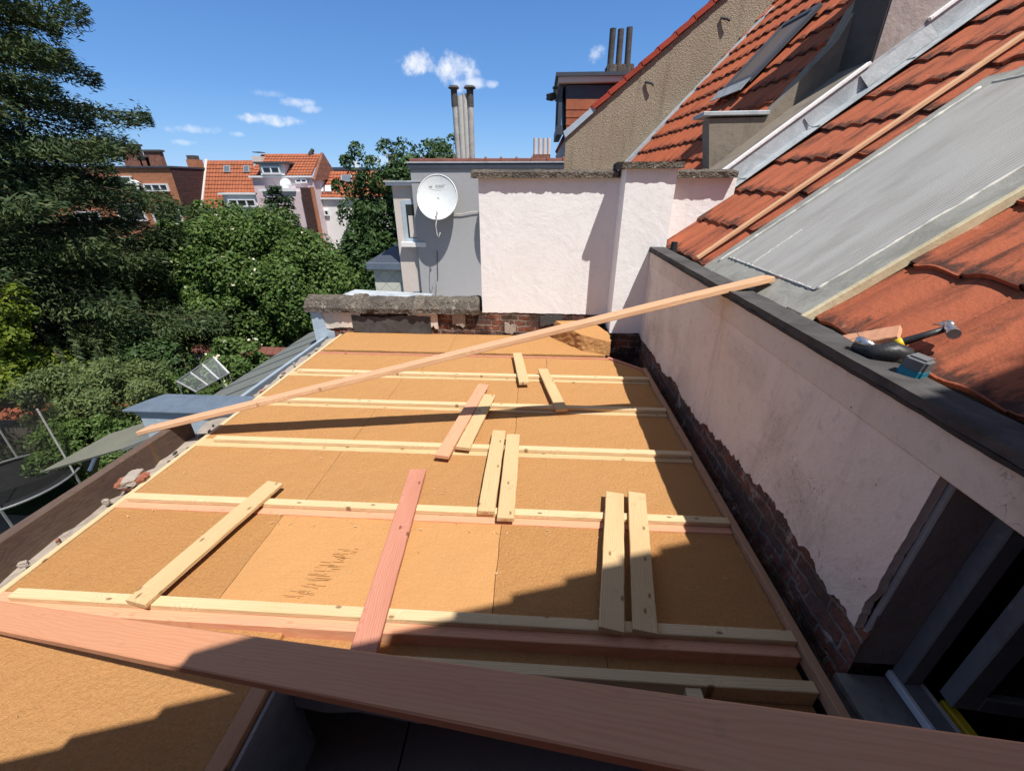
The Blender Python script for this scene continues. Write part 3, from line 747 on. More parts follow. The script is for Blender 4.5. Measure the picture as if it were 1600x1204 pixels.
bl = lump('brick_fragment', (-2.305, 1.765, .005), (.072, .042, .032), 'brick_red', 'broken red brick lump with mortar on the left ledge', 'brick', .5)
mo = lump('mortar_crust', (.005, .012, .018), (.062, .036, .024), 'mortar', None, None, 1.4); mo.parent = bl
cr = thing('rubble', 'small loose crumbs of mortar and brick on the left ledge', 'rubble', (-2.31, 1.3, -.03)); cr['kind'] = 'stuff'
for i in range(34):
    y = random.uniform(.7, 4.2); o = lump('crumb', (random.uniform(-.05, .05), y - 1.3, random.uniform(-.012, .0)), tuple(random.uniform(.006, .022) for _ in range(3)), random.choice(['mortar', 'mortar', 'brick_red', 'bitumen']), None, None, random.uniform(0, 9)); o.parent = cr

# ------------------------------------------------------------------ right parapet wall
WX = 1.10
pw = thing('parapet_wall', 'long pinkish plastered parapet wall in shade on the right, bare brick at its foot', 'wall', (WX, 2.2, -.3))
n = 260; ys = [4.215 - (4.215 - .955) * i / n for i in range(n + 1)]
jb = jag(n + 1, .028, 3.3)
BASE = [(4.3, 0.12), (4.203, 0.123), (3.715, 0.138), (3.3, 0.122), (2.892, 0.168), (2.548, 0.129), (2.128, 0.194), (1.809, 0.234), (1.589, 0.263), (1.339, 0.25), (1.147, 0.217), (0.941, 0.199), (0.9, 0.14)]
def base_line(y):
    pts = BASE
    for (ya, za), (yb, zb) in zip(pts, pts[1:]):
        if yb <= y <= ya: return za + (zb - za) * (ya - y) / (ya - yb)
    return .12
out = [(WX, y, base_line(y) + j) for y, j in zip(ys, jb)]
jr = jag(40, .012, 8.1)
side = [(WX, .955 + jr[i] * (1 - i / 40) - .0, .2 + .63 * i / 40) for i in range(1, 40)]
out += side + [(WX, .955, .845), (WX, 4.215, .845)]
build('plaster', MB().prism(out, (.03, 0, 0)), 'plaster_pink', pw)
out = [(WX - .006, 4.215, .847), (WX - .006, -.24, .847), (WX - .006, -.24, .985), (WX - .006, 4.215, .985)]
build('lintel_band', MB().prism(out, (.15, 0, 0)), 'plaster_band', pw, .004)
# brick foot with stepped, broken faces
bf = MB(); n = 96; m_ = 9; vs = []; fs = []
for i in range(n + 1):
    y = 4.2 - (4.2 - .93) * i / n
    for j in range(m_ + 1):
        z = -.32 + .62 * j / m_; p = Vector((0, y, z)); br = Vector((math.floor(y / .21 + .5 * (math.floor(z / .07) % 2)), math.floor(z / .07), 0)) * .913
        vs.append((WX + .030 + mnoise.noise(br) * .012 + mnoise.noise(p * 16) * .010 + mnoise.noise(p * 40) * .004, y, z))
k = m_ + 1
for i in range(n):
    for j in range(m_): fs.append((i * k + j, i * k + j + 1, (i + 1) * k + j + 1, (i + 1) * k + j))
bf.add(vs, fs); build('brick_foot', bf, 'brick_old_y', pw)
build('wall_core', MB().box((WX + .05, .96, -.32), (WX + .14, 4.19, .98)), 'brick_old_y', pw)
build('wall_core', MB().box((WX + .05, -.24, -.32), (WX + .24, .955, -.05)), 'brick_old_y', pw)
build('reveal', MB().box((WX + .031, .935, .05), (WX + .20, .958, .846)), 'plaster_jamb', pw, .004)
build('sill', rough_bar((WX + .125, .93, -.022), (WX + .125, -.24, -.022), dense([(-.11, -.04), (.13, -.04), (.13, .02), (-.08, .01)], 3), .008, 8, 60), 'stone_sill', pw)
build('coping', rough_bar((1.148, 4.30, 1.002), (1.148, -.24, 1.002), dense([(-.066, -.016), (.066, -.016), (.066, .014), (-.07, .012)], 3), .006, 8, 160), 'bitumen', pw)
build('drip_edge', rough_bar((1.092, 4.28, .978), (1.092, -.24, .978), dense([(-.012, -.006), (.012, -.006), (.012, .007), (-.012, .007)], 2), .006, 12, 160), 'bitumen_black', pw)
build('upstand', rough_bar((1.062, 4.15, -.12), (1.062, .5, -.12), dense([(-.012, -.05), (.03, -.05), (.004, -.01), (-.012, -.01)], 3), .006, 7, 110), 'bitumen_black', pw)

# ------------------------------------------------------------------ window in the parapet
wn = thing('window', 'dark open window with grey frame in the right wall by the camera', 'window', (1.35, .3, 0))
fr = MB().box((1.275, .885, .03), (1.335, .935, .845)).box((1.275, -.24, .80), (1.335, .885, .845)).box((1.275, -.24, -.01), (1.335, .935, .03))
build('frame', fr, 'frame_grey', wn, .004)
build('frame_strip', MB().box((1.258, -.24, .004), (1.2735, .93, .034)).box((1.339, -.24, .0), (1.36, .93, .018)), 'window_white', wn, .002)
sash = MB(); a = Vector((1.36, .86, .05)); dx = Vector((.62, -.06, 0)).normalized(); up = ZU; tn = dx.cross(up) * .05
def bar(p, q, wdir): return [p, q, q + wdir, p + wdir]
sash.prism(bar(a, a + up * .74, dx * .07), tn); sash.prism(bar(a + dx * .07, a + dx * .62, up * .07), tn); sash.prism(bar(a + up * .67 + dx * .07, a + dx * .62 + up * .67, up * .07), tn); sash.prism(bar(a + dx * .62, a + dx * .62 + up * .74, dx * .07), tn)
sh = build('sash', sash, 'frame_grey', wn, .004)
pn = MB(); q = a + dx * .07 + up * .07 + tn * .5; pn.prism(bar(q, q + dx * .55, up * .6), tn * .1); build('pane', pn, 'glass_dark', sh)
lvl = tag(build('spirit_level', MB().box((1.372, .66, -.02), (1.402, .85, .022)), 'tool_yellow', loc=(1.44, .86, 0), bevel=.003), 'yellow spirit level lying inside the dark window sill', 'spirit level')
build('end_cap', MB().box((1.370, .655, -.022), (1.404, .66, .024)), 'tool_black', lvl)
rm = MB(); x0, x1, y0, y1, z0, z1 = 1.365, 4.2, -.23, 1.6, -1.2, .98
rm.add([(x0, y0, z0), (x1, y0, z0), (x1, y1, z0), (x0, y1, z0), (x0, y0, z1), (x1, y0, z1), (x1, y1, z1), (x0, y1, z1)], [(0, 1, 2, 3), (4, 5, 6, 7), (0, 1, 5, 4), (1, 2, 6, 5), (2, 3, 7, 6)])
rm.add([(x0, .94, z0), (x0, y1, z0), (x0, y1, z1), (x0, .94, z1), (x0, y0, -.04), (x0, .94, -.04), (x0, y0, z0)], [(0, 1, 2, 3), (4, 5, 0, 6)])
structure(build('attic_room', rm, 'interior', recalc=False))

# ------------------------------------------------------------------ tiled roof on the right
A = R(38); SD = Vector((math.cos(A), 0, math.sin(A))); ND = Vector((-math.sin(A), 0, math.cos(A)))
EA = Vector((1.335, 0, 1.0 + .035 * math.tan(A)))
def rf(y, s, h=0): return Vector((EA.x, y, EA.z)) + SD * s + ND * h
tr = thing('tiled_roof', 'near orange tiled roof rising on the right, with a ribbed plastic skylight in it', 'roof', tuple(rf(2.3, 0)))
def skip(u, s):
    y = -.22 + u
    return not (2.12 < y < 3.08 and .0 < s < 1.62)
build('roof_tiles', tiles(rf(-.22, 0, -.028), (0, 1, 0), SD, ND, 23, 13, .2125, .405, .024, .026, 10, keep=skip), 'tile_near', tr, recalc=False, smooth=False)
ul = MB(); ul.prism([rf(-.24, -.02, -.06), rf(4.72, -.02, -.06), rf(4.72, 5.3, -.06), rf(-.24, 5.3, -.06)], ND * -.1); build('roof_boarding', ul, 'interior', tr)
gt = MB().prism([(1.216, -.24, .93), (1.216, -.24, .915), (1.40, -.24, .915), (1.40, -.24, .93)], (0, 4.5, 0)); build('gutter', gt, 'bitumen_black', tr)
build('gutter_end', MB().tube([(1.262, 4.06, .93), (1.262, 4.06, 1.08)], [.035, .028], 10), 'bitumen_black', tr, smooth=False)
sk = MB(); y0, y1, s0, s1 = 2.10, 3.12, .06, 1.66
sk.prism([rf(y0 - .01, s0, .0315), rf(y1 - .02, s0, .0315), rf(y1 - .02, s1, .0315), rf(y0 - .01, s1, .0315)], ND * .006)
skl = build('skylight', sk, 'polycarbonate', tr)
mg = MB()
for (ya, yb, sa, sb) in [(3.08, 3.25, -.10, 1.78), (1.96, 2.10, -.08, 1.70), (2.10, 3.08, -.13, .07), (2.10, 3.08, 1.64, 1.80)]:
    mg.prism([rf(ya, sa, .018), rf(yb, sa, .018), rf(yb, sb, .018), rf(ya, sb, .018)], ND * .013)
build('flashing', mg, 'flashing_grey', skl, .003)
def bead(a, b, r, n=70, seed=0, m='sealant', gap=0):
    a, b = Vector(a), Vector(b); mb = MB(); pts = []; rr = []
    for i in range(n + 1):
        t = i / n; q = mnoise.noise(Vector((t * 14, seed, 0))); pts.append(a.lerp(b, t) + ND * (.002 * q) + Vector((0, q * .006, 0))); rr.append(max(.0015, r * (1 + 1.1 * mnoise.noise(Vector((t * 33, seed, 5))))))
    mb.tube(pts, rr, 6); return build('sealant', mb, m, skl, smooth=True)
bead(rf(3.15, .0, .034), rf(3.15, 1.66, .034), .007, seed=1); bead(rf(3.10, .058, .034), rf(2.10, .058, .034), .006, seed=2); bead(rf(2.09, .06, .034), rf(2.09, 1.66, .034), .006, seed=3); bead(rf(2.1, 1.68, .036), rf(3.1, 1.68, .036), .007, seed=6)
bead(rf(2.78, .07, .0385), rf(2.80, .40, .0385), .0025, seed=4, n=30)
build('side_board', MB().prism([rf(1.935, -.10, -.01), rf(1.96, -.10, -.01), rf(1.96, 1.75, -.01), rf(1.935, 1.75, -.01)], ND * .045), 'yellowed', skl, .003)
board('batten', rf(3.45, -.05, .056), rf(3.485, 4.2, .056), .042, .026, 'pine_peach', 'long thin batten lying up the slope of the orange tiled roof', 'batten', up=ND)
def on_r1(px, py, h):
    d_ = ray(px, py); p0 = rf(0, 0, h); return CAM + d_ * ((p0 - CAM).dot(ND) / d_.dot(ND))
board('offcut', on_r1(1300, 534, .06), on_r1(1404, 516, .065), .07, .024, 'douglas_pale', 'short wood offcut with a nail, lying on the tiles beside the hammer', 'offcut', up=ND)
oc = bpy.data.objects[[o.name for o in bpy.data.objects if o.name.startswith('offcut')][-1]]
nl = MB().tube([(.09, .0, -.005), (.085, .006, .035)], .0016, 6); nlo = build('nail', nl, 'steel'); nlo.parent = oc
# hammer -------------------------------------------------------------
hm = thing('hammer', 'claw hammer with black shaft and yellow band lying on the orange tiles', 'hammer', tuple(rf(1.48, .12, .05)))
h0 = on_r1(1394, 539, .06); h1 = on_r1(1484, 512, .062)
hx = (h1 - h0).normalized()
build('shaft', MB().tube([h0 - hx * .05, h0, h0.lerp(h1, .5), h1], [.016, .015, .012, .010], 10), 'tool_black', hm, smooth=True)
build('band', MB().tube([h0 + hx * .008, h0 + hx * .03], [.0165, .016], 12), 'tool_yellow', hm, smooth=True)
hy = (ND * .25 + Vector((0, -1, 0)) * .9 - SD * .45).normalized()
build('head', MB().tube([h1 - hy * .012, h1 + hy * .012, h1 + hy * .03, h1 + hy * .04, h1 + hy * .042, h1 + hy * .06], [.013, .016, .0115, .0125, .017, .017], 14), 'steel', hm, smooth=False)
for sgn in (-1, 1):
    sx = hx * .007 * sgn
    build('claw', MB().tube([h1 - hy * .01 + sx * .6, h1 - hy * .04 + sx + ND * .002, h1 - hy * .065 + sx * 1.3 - SD * .008, h1 - hy * .085 + sx * 1.6 - SD * .022], [.011, .009, .006, .002], 8), 'steel', hm, smooth=True)
# cordless tool
pt = thing('power_tool', 'black cordless power tool with a turquoise battery behind the right parapet', 'power tool', (1.33, 1.42, .94))
b0 = onz(1372, 553, 1.03); b1 = onz(1412, 556, 1.03)
build('body', MB().tube([b0 + Vector((-.02, .08, 0)), b0, b0.lerp(b1, .5) + ZU * .01, b1 + ZU * .002, b1 + Vector((.02, -.03, -.03))], [.02, .032, .036, .032, .018], 14), 'tool_black', pt, smooth=True)
build('guard', MB().tube([b0 + Vector((-.01, .02, .02)), b0 + Vector((-.02, .07, .022)), b0 + Vector((.0, .1, .02))], [.012, .018, .01], 10), 'steel', pt, smooth=True)
c0 = onz(1436, 566, 1.056)
bt = MB().box((-.03, -.03, -.085), (.03, .03, .02), Matrix.Translation(c0) @ Matrix.Rotation(.5, 4, 'Z') @ Matrix.Rotation(.12, 4, 'X'))
bto = build('battery', bt, 'tool_grey', pt, .008, segs=3)
bt = MB().box((-.031, -.031, -.087), (.031, .031, -.012), Matrix.Translation(c0) @ Matrix.Rotation(.5, 4, 'Z') @ Matrix.Rotation(.12, 4, 'X'))
build('battery_base', bt, 'tool_teal', bto, .008, segs=3)

# ------------------------------------------------------------------ low wall, white wall and pier at the back
WY = 4.60; PY = 4.215
bw = thing('low_wall', 'low old brick wall with rough rounded concrete coping behind the flat roof', 'wall', (-1.6, WY - .05, -.3))
n = 110; mm = 10; vs = []; fs = []
xa, xb = -2.50, .78
for i in range(n + 1):
    x = xa + (xb - xa) * i / n
    for j in range(mm + 1):
        z = -.30 + .57 * j / mm; p = Vector((x, 0, z)); br = Vector((math.floor(x / .2 + .5 * (math.floor(z / .067) % 2)), math.floor(z / .067), 5)) * .871
        vs.append((x, WY - .075 + mnoise.noise(br) * .012 + mnoise.noise(p * 14) * .008, z))
k = mm + 1
for i in range(n):
    for j in range(mm): fs.append((i * k + j, (i + 1) * k + j, (i + 1) * k + j + 1, i * k + j + 1))
mb = MB(); mb.add(vs, fs); build('brickwork', mb, 'brick_old_x', bw)
build('wall_core', MB().box((-2.49, WY - .055, GZ), (-.59, WY + .16, .26)), 'brick_old_x', bw)
def patch(name, x0, x1, z0, z1, y, m, seed, parent, n=26, amp=.03):
    t = jag(n + 1, amp, seed); u = jag(n + 1, amp, seed + 4)
    pts = [(x0 + (x1 - x0) * i / n, y, z0 + t[i]) for i in range(n + 1)] + [(x1 - (x1 - x0) * i / n, y, z1 + u[i]) for i in range(n + 1)]
    return build(name, MB().prism(pts, (0, .03, 0)), m, parent)
patch('plaster_patch', -2.50, -2.02, .05, .26, WY - .098, 'plaster_band', 1.2, bw, amp=.02)
patch('bitumen_strip', -2.12, -1.2, .0, .20, WY - .112, 'bitumen', 5.2, bw, amp=.02)
patch('plaster_patch', -.95, -.80, .10, .23, WY - .094, 'mortar', 3.7, bw, n=18, amp=.035)
patch('plaster_patch', -.35, -.22, .02, .13, WY - .094, 'mortar', 6.7, bw, n=18, amp=.03)
patch('plaster_patch', .05, .30, .12, .24, WY - .094, 'bitumen', 9.7, bw, n=18, amp=.03)
patch('plaster_patch', -1.46, -1.12, .08, .25, WY - .102, 'plaster_band', 7.7, bw, amp=.04)
build('zinc_end', MB().prism([(-2.60, WY - .11, .25), (-2.47, WY - .11, .24), (-2.44, WY - .11, .02), (-2.36, WY - .11, -.0), (-2.36, WY - .11, -.11), (-2.60, WY - .11, -.15)], (0, .012, 0)), 'zinc_blue', bw)
CP = dense([(-.16, -.055), (.16, -.055), (.165, .0), (.10, .075), (0, .105), (-.10, .08), (-.165, .0)], 3)
xs = [-2.64, -2.02, -1.30, -.62]
for i, (x0, x1) in enumerate(zip(xs, xs[1:])):
    build('coping', rough_bar((x0, WY + .01, .30 + random.uniform(-.006, .006)), (x1 - .012, WY + .01, .30 + random.uniform(-.006, .006)), CP, .022, 8, 46), 'coping', bw)
    if i: build('joint', rough_bar((x0 - .07, WY + .01, .302), (x0 + .05, WY + .01, .302), [(a * 1.03, b * 1.05) for a, b in CP], .02, 9, 8), 'coping_pale', bw)
ww = thing('back_wall', 'tall white rendered wall with a projecting pier and stone copings behind the roof', 'wall', (.3, WY, .25))
z1 = 1.612
jt = jag(61, .008, 2.2)
bot = [(-.60 + 1.40 * i / 60, WY - .085, .252 + jt[i]) for i in range(61)]
build('render', MB().prism(bot + [(.80, WY - .085, z1), (-.60, WY - .085, z1)], (0, .10, 0)), 'plaster_white', ww)
build('wall_core', MB().box((-.595, WY + .016, -.3), (1.9, WY + .2, z1)), 'plaster_white', ww)
build('render', MB().box((1.235, WY - .06, .3), (1.9, WY + .015, z1)), 'plaster_white', ww)
CB = dense([(-.16, -.03), (.17, -.03), (.17, .02), (.03, .045), (-.165, .02)], 4)
build('coping', rough_bar((-.665, WY + .03, z1 + .03), (.76, WY + .03, z1 + .03), CB, .008, 16, 120), 'coping', ww)
build('coping', rough_bar((1.26, WY + .03, z1 + .03), (1.87, WY + .03, z1 + .03), CB, .008, 16, 50), 'coping', ww)
jt = jag(31, .006, 6.2)
pts = [(.785 + .45 * i / 30, PY, .14 + jt[i]) for i in range(31)] + [(1.235, PY, 1.682), (.785, PY, 1.682)]
pr = build('pier', MB().prism(pts, (0, WY - .086 - PY, 0)), 'plaster_white', ww)
build('pier_head', MB().box((.79, WY - .086, z1 + .001), (1.23, WY + .1, 1.682)), 'plaster_white', ww)
build('pier_brick', MB().box((.795, PY + .025, -.32), (1.225, WY - .09, .16)), 'brick_old_x', ww)
build('pier_coping', rough_bar((.735, PY + .21, 1.714), (1.275, PY + .21, 1.714), dense([(-.26, -.03), (.26, -.03), (.26, .02), (.0, .03), (-.26, .02)], 4), .007, 16, 44), 'coping', ww)

# ------------------------------------------------------------------ party wall, flashing and the neighbour's roof
QY = 4.72
pa = thing('party_wall', 'brown cement party wall stepping up between the two tiled roofs, zinc flashing at its foot', 'wall', (1.8, QY, 1.0))
def sline(y, s, h): return rf(y, s, h)
build('zinc_upstand', MB().prism([rf(QY - .025, .0, .0), rf(QY - .025, 5.2, .0), rf(QY - .025, 5.2, .20), rf(QY - .025, .0, .20)], (0, .02, 0)), 'zinc', pa)
build('zinc_apron', MB().prism([rf(QY - .15, .0, .038), rf(QY - .15, 5.2, .038), rf(QY - .02, 5.2, .05), rf(QY - .02, .0, .05)], ND * .006), 'zinc', pa)
build('cover_strip', MB().prism([rf(QY - .045, .0, .20), rf(QY - .045, 2.15, .20), rf(QY - .045, 2.15, .228), rf(QY - .045, .0, .228)], (0, .05, 0)), 'plaster_white', pa, .004)
build('cover_strip', MB().prism([rf(QY - .045, 2.62, .20), rf(QY - .045, 5.2, .20), rf(QY - .045, 5.2, .228), rf(QY - .045, 2.62, .228)], (0, .05, 0)), 'plaster_white', pa, .004)
for s in (.85, 1.55, 2.35, 3.1): build('zinc_seam', MB().tube([rf(QY - .03, s, .16), rf(QY - .034, s + .01, .08), rf(QY - .07, s + .02, .052), rf(QY - .15, s + .03, .048)], .006, 6), 'lead', pa)
p = lambda x, y: ony(x, y, QY + .46)
build('kerb', MB().prism([rf(QY + .006, -.05, -.2), rf(QY + .006, 5.2, -.2), rf(QY + .006, 5.2, .22), rf(QY + .006, -.05, .22)], (0, .5, 0)), 'cement_wall', pa)
wallpts = [p(1108, 300), p(1108, 186), p(1196, 183)]
a0 = p(1196, 183); slope = math.tan(R(52))
wallpts += [p(1310, 62), p(1346, 2), p(1346, 2) + Vector((2.2, 0, 2.6)), rf(QY + .46, 5.2, .0), rf(QY + .46, .15, -.05)]
build('cement_face', MB().prism(wallpts, (0, .2, 0)), 'cement_wall', pa)
build('zinc_cap', MB().prism([p(1100, 182) + Vector((-.02, -.03, 0)), p(1196, 180) + Vector((.03, -.03, 0)), p(1196, 180) + Vector((.03, .3, 0)), p(1100, 182) + Vector((-.02, .3, 0))], (0, 0, .04)), 'zinc', pa, .006)
# chimney stack on the party wall
ch = thing('chimney', 'broad cement chimney stack at the top edge, shaded on its left side', 'chimney', (3.4, QY, 2.6))
cx0 = 2.93; cy0 = QY - .012
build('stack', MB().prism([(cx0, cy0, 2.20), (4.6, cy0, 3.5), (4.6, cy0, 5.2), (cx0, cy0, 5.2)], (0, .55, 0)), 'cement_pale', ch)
build('stack_shade', MB().prism([(cx0 - .012, cy0 + .01, 2.2), (cx0 - .012, cy0 + .52, 2.2), (cx0 - .012, cy0 + .52, 5.2), (cx0 - .012, cy0 + .01, 5.2)], (.010, 0, 0)), 'cement_shade', ch)  # darker slab paints the shade on the stack's left face
build('lead_apron', MB().prism([rf(cy0 - .06, 2.05, .05), rf(cy0 - .06, 2.62, .05), rf(cy0 - .02, 2.62, .17), rf(cy0 - .02, 2.05, .17)], ND * .01), 'lead', ch)
nr = thing('tiled_roof', 'farther orange tiled roof between the brown gable and the party wall, with a roof window', 'roof', (2.4, 7, 1.6))
A2 = R(47.5); P1 = Vector((2.29, 5.20, 2.195)); P2 = Vector((1.92, 9.37, 2.195)); U2 = (P2 - P1).normalized(); V2 = Vector((U2.y, -U2.x, 0))
S2 = V2 * math.cos(A2) + ZU * math.sin(A2); N2 = S2.cross(U2); N2 = N2 if N2.z > 0 else -N2
def r2(t, s, h=0): return P1 - S2 * 1.1 + U2 * t + S2 * s + N2 * h
GY = 9.4
build('roof_tiles', tiles(r2(.13, 0, -.05), U2, S2, N2, 19, 17, .213, .34, .028, .03, 6), 'tile_next', nr, recalc=False)
build('roof_boarding', MB().prism([r2(.12, -.05, -.06), r2(4.18, -.05, -.06), r2(4.18, 6, -.06), r2(.12, 6, -.06)], N2 * -.1), 'cement_wall', nr)
def on_r2(px, py, h=.06):
    d = ray(px, py); n = N2; p0 = r2(0, 0, h); return CAM + d * ((p0 - CAM).dot(n) / d.dot(n))
wa = [on_r2(*q) for q in [(1127, 143), (1187, 107), (1278, 8), (1215, 48)]]
ws = thing('roof_window', 'tilted roof window set in the farther tiled roof', 'window', tuple(wa[0]))
ctr = sum(wa, Vector()) / 4; 
ymin, ymax = 6.55, 7.4
smin = (wa[0] - r2(0, 0)).dot(S2) ; smax = (wa[2] - r2(0, 0)).dot(S2)
ymin = (wa[1] - r2(0, 0)).dot(U2); ymax = (wa[0] - r2(0, 0)).dot(U2)
fr = MB()
for (ya, yb, sa, sb) in [(ymin, ymin + .07, smin, smax), (ymax - .07, ymax, smin, smax), (ymin + .07, ymax - .07, smin, smin + .09), (ymin + .07, ymax - .07, smax - .07, smax)]:
    fr.prism([r2(ya, sa, .02), r2(yb, sa, .02), r2(yb, sb, .02), r2(ya, sb, .02)], N2 * .055)
build('frame', fr, 'fascia_dark', ws, .006)
build('pane', MB().prism([r2(ymin + .05, smin + .05, .05), r2(ymax - .05, smin + .05, .05), r2(ymax - .05, smax - .05, .05), r2(ymin + .05, smax - .05, .05)], N2 * .006), 'glass_brown', ws)
build('bottom_flashing', MB().prism([r2(ymin - .06, smin - .16, .062), r2(ymax + .06, smin - .16, .062), r2(ymax + .06, smin, .07), r2(ymin - .06, smin, .07)], N2 * .01), 'lead', ws)

# ------------------------------------------------------------------ gable house with dormer
gh = thing('gable_house', 'house with a tall brown pebbledash gable and red verge tiles behind the white wall', 'house', (2.5, GY, GZ))
v0 = ony(884, 206, GY); TG = math.tan(R(38.3))
v1 = v0 + Vector((5.0, 0, 5.0 * TG))
build('gable_wall', MB().prism([(v0.x, GY, GZ), (v0.x, GY, v0.z - .06), (v1.x, GY, v1.z - .06), (v1.x, GY, GZ)], (0, .3, 0)), 'pebbledash', gh)
build('rear_wall', MB().box((v0.x + .01, GY + .3, GZ), (v0.x + .3, GY + 5.5, v0.z - .1)), 'render_pale', gh)
sd = Vector((math.cos(R(38.3)), 0, math.sin(R(38.3)))); nd = Vector((-sd.z, 0, sd.x))
build('roof_boarding', MB().prism([v0 + nd * .02, v0 + sd * 6.3 + nd * .02, v0 + sd * 6.3 + Vector((0, 5.6, 0)) + nd * .02, v0 + Vector((0, 5.6, 0)) + nd * .02], nd * -.08), 'tile_red', gh)
vt = MB()
for i in range(17):      # verge tiles, each stepping over the next
    a = v0 + sd * (.62 + .345 * i) + Vector((0, -.07, 0)) + nd * (.045)
    vt.prism([a, a + sd * .36 - nd * .018, a + sd * .36 - nd * .10, a - nd * .085], (0, .22, 0))
build('verge_tiles', vt, 'tile_red', gh)
build('verge_zinc', MB().prism([v0 + Vector((-.05, -.05, .0)), v0 + sd * .64 + Vector((0, -.05, 0)) + nd * .02, v0 + sd * .64 + Vector((0, -.05, 0)) - nd * .07, v0 + Vector((0, -.05, -.10))], (0, .2, 0)), 'zinc_blue', gh)
DY = 9.75
q = lambda x, y: ony(x, y, DY)
dm = build('dormer', MB().prism([q(884, 196), q(884, 133), q(1010, 133), q(1010, 120), q(1060, 100), q(1060, 150), q(900, 196)], (0, 1.7, 0)), 'fascia_dark', gh)
dt = MB()
for i in range(4):
    pxs = 1006 - 34 * i if False else 0
    zt = 155 + i * 12.5
    a = ony(885, zt, DY - .03); b = ony(990, zt, DY - .03); h = .17
    dt.prism([a, b, b + Vector((0, -.012, -h)), a + Vector((0, -.012, -h))], (0, .025, 0))
build('cheek_tiles', dt, 'tile_far', dm)
a, b = ony(872, 130, DY), ony(1030, 130, DY)
build('dormer_roof', MB().box((a.x, DY - .12, ony(872, 131, DY).z), (b.x, DY + 1.9, ony(872, 122, DY).z)), 'render_pale', dm)
build('dormer_edge', MB().box((a.x - .05, DY - .16, ony(872, 122, DY).z + .001), (b.x, DY + 1.95, ony(872, 116, DY).z)), 'fascia_dark', dm)
x0 = ony(874, 130, DY).x
df = MB(); zt, zb = ony(874, 132, DY).z, ony(874, 196, DY).z
for k in range(4): df.box((x0, DY + .0 + .5 * k, zb), (x0 + .07, DY + .07 + .5 * k, zt))
df.box((x0 - .02, DY - .02, zb - .16), (x0 + .1, DY + 1.65, zb))
build('dormer_window', df, 'fascia_dark', dm)
build('dormer_glass', MB().box((x0 + .03, DY + .08, zb), (x0 + .05, DY + 1.5, zt)), 'glass_sky', dm)
build('gutter_bracket', lump('bird_spike', (0, 0, 0), (.08, .08, .06), 'pipe_dark', None, None, 2.2) and MB().box((x0 - .12, DY + .3, zt - .02), (x0 - .02, DY + .34, zt + .02)), 'pipe_dark', dm)
bs = bpy.data.objects['bird_spike']; bs.name = 'lamp'; bs.parent = dm; bs.location = Vector((x0 - .14, DY + .3, ony(860, 147, DY).z)) - wloc(dm)
# brackets on the gable
for (x, y) in [(1008, 128), (1126, 28)]:
    c = ony(x, y, GY - .02)
    build('iron_hook', MB().tube([c, c + Vector((.10, -.05, -.03)), c + Vector((.15, -.06, -.06))], .022, 6), 'pipe_dark', gh)
# flashing strip where the farther roof meets the gable
fa, fb = ony(985, 245, GY - .25), ony(1208, 10, GY - .25)
fa.y = fb.y = GY - .01
dvec = (fb - fa).normalized()
build('roof_flashing', MB().prism([fa - dvec * .4, fb, fb + Vector((.16, 0, -.03)), fa + Vector((.2, 0, -.02)) - dvec * .4], (0, -.26, 0)), 'zinc', gh, .01)
# chimney with three pipes
c3 = thing('chimney', 'small chimney with three tall dark pipes above the dormer', 'chimney', tuple(ony(968, 112, 10.6)))
a, b = ony(948, 113, 10.6), ony(990, 103, 10.6)
build('base', rough_bar((a.x, 10.75, (a.z + b.z) / 2 - .2), (b.x, 10.75, (a.z + b.z) / 2 - .2), dense([(-.2, -.5), (.2, -.5), (.2, .27), (-.2, .27)], 3), .02, 6, 12), 'coping', c3)
for (xb, xt, yt) in [(953, 958, 45), (966, 970.5, 46), (980, 984, 43)]:
    a = ony(xb, 106, 10.6); b = ony(xt, yt, 10.6); b = Vector((b.x, 10.6, b.z))
    build('pipe', MB().tube([a - ZU * .1, b], .062, 12), 'pipe_dark', c3, smooth=False)

# ------------------------------------------------------------------ grey extension with dish and flues
ge = thing('grey_extension', 'flat grey rendered extension with dark fascia, carrying the satellite dish', 'building', (-1.1, GY - .1, GZ))
gy = GY - .12
a, b = ony(641, 265, gy), ony(881, 265, gy)
zt = ony(641, 262, gy).z
build('wall', MB().box((a.x, gy, GZ), (b.x, gy + 2.4, zt)), 'render_grey', ge)
build('fascia', MB().box((a.x - .04, gy - .03, zt - .02), (b.x, gy + 2.43, ony(641, 255, gy).z)), 'fascia_dark', ge)
z2 = ony(641, 255, gy).z
build('zinc_trim', MB().box((a.x - .05, gy - .045, z2), (b.x, gy + .1, z2 + .025)), 'zinc', ge)
rd = MB(); nrt = 10; L = (b.x - a.x) / nrt
for i in range(nrt):
    x = a.x + L * i
    rd.tube([(x, gy + .06, z2 + .015), (x + L * .88, gy + .06, z2 + .015), (x + L * .885, gy + .06, z2 + .015), (x + L, gy + .06, z2 + .015)], [.075, .072, .10, .10], 10)
build('ridge_tiles', rd, 'tile_ridge', ge)
dr = MB()
build('downpipe', MB().tube([ony(683, 440, gy - .04), ony(682, 480, gy - .04)], .016, 6), 'pipe_grey', ge)
fl = thing('flue_pipes', 'four tall pale flue pipes standing behind the grey extension', 'flue', tuple(ony(724, 255, gy + .35)))
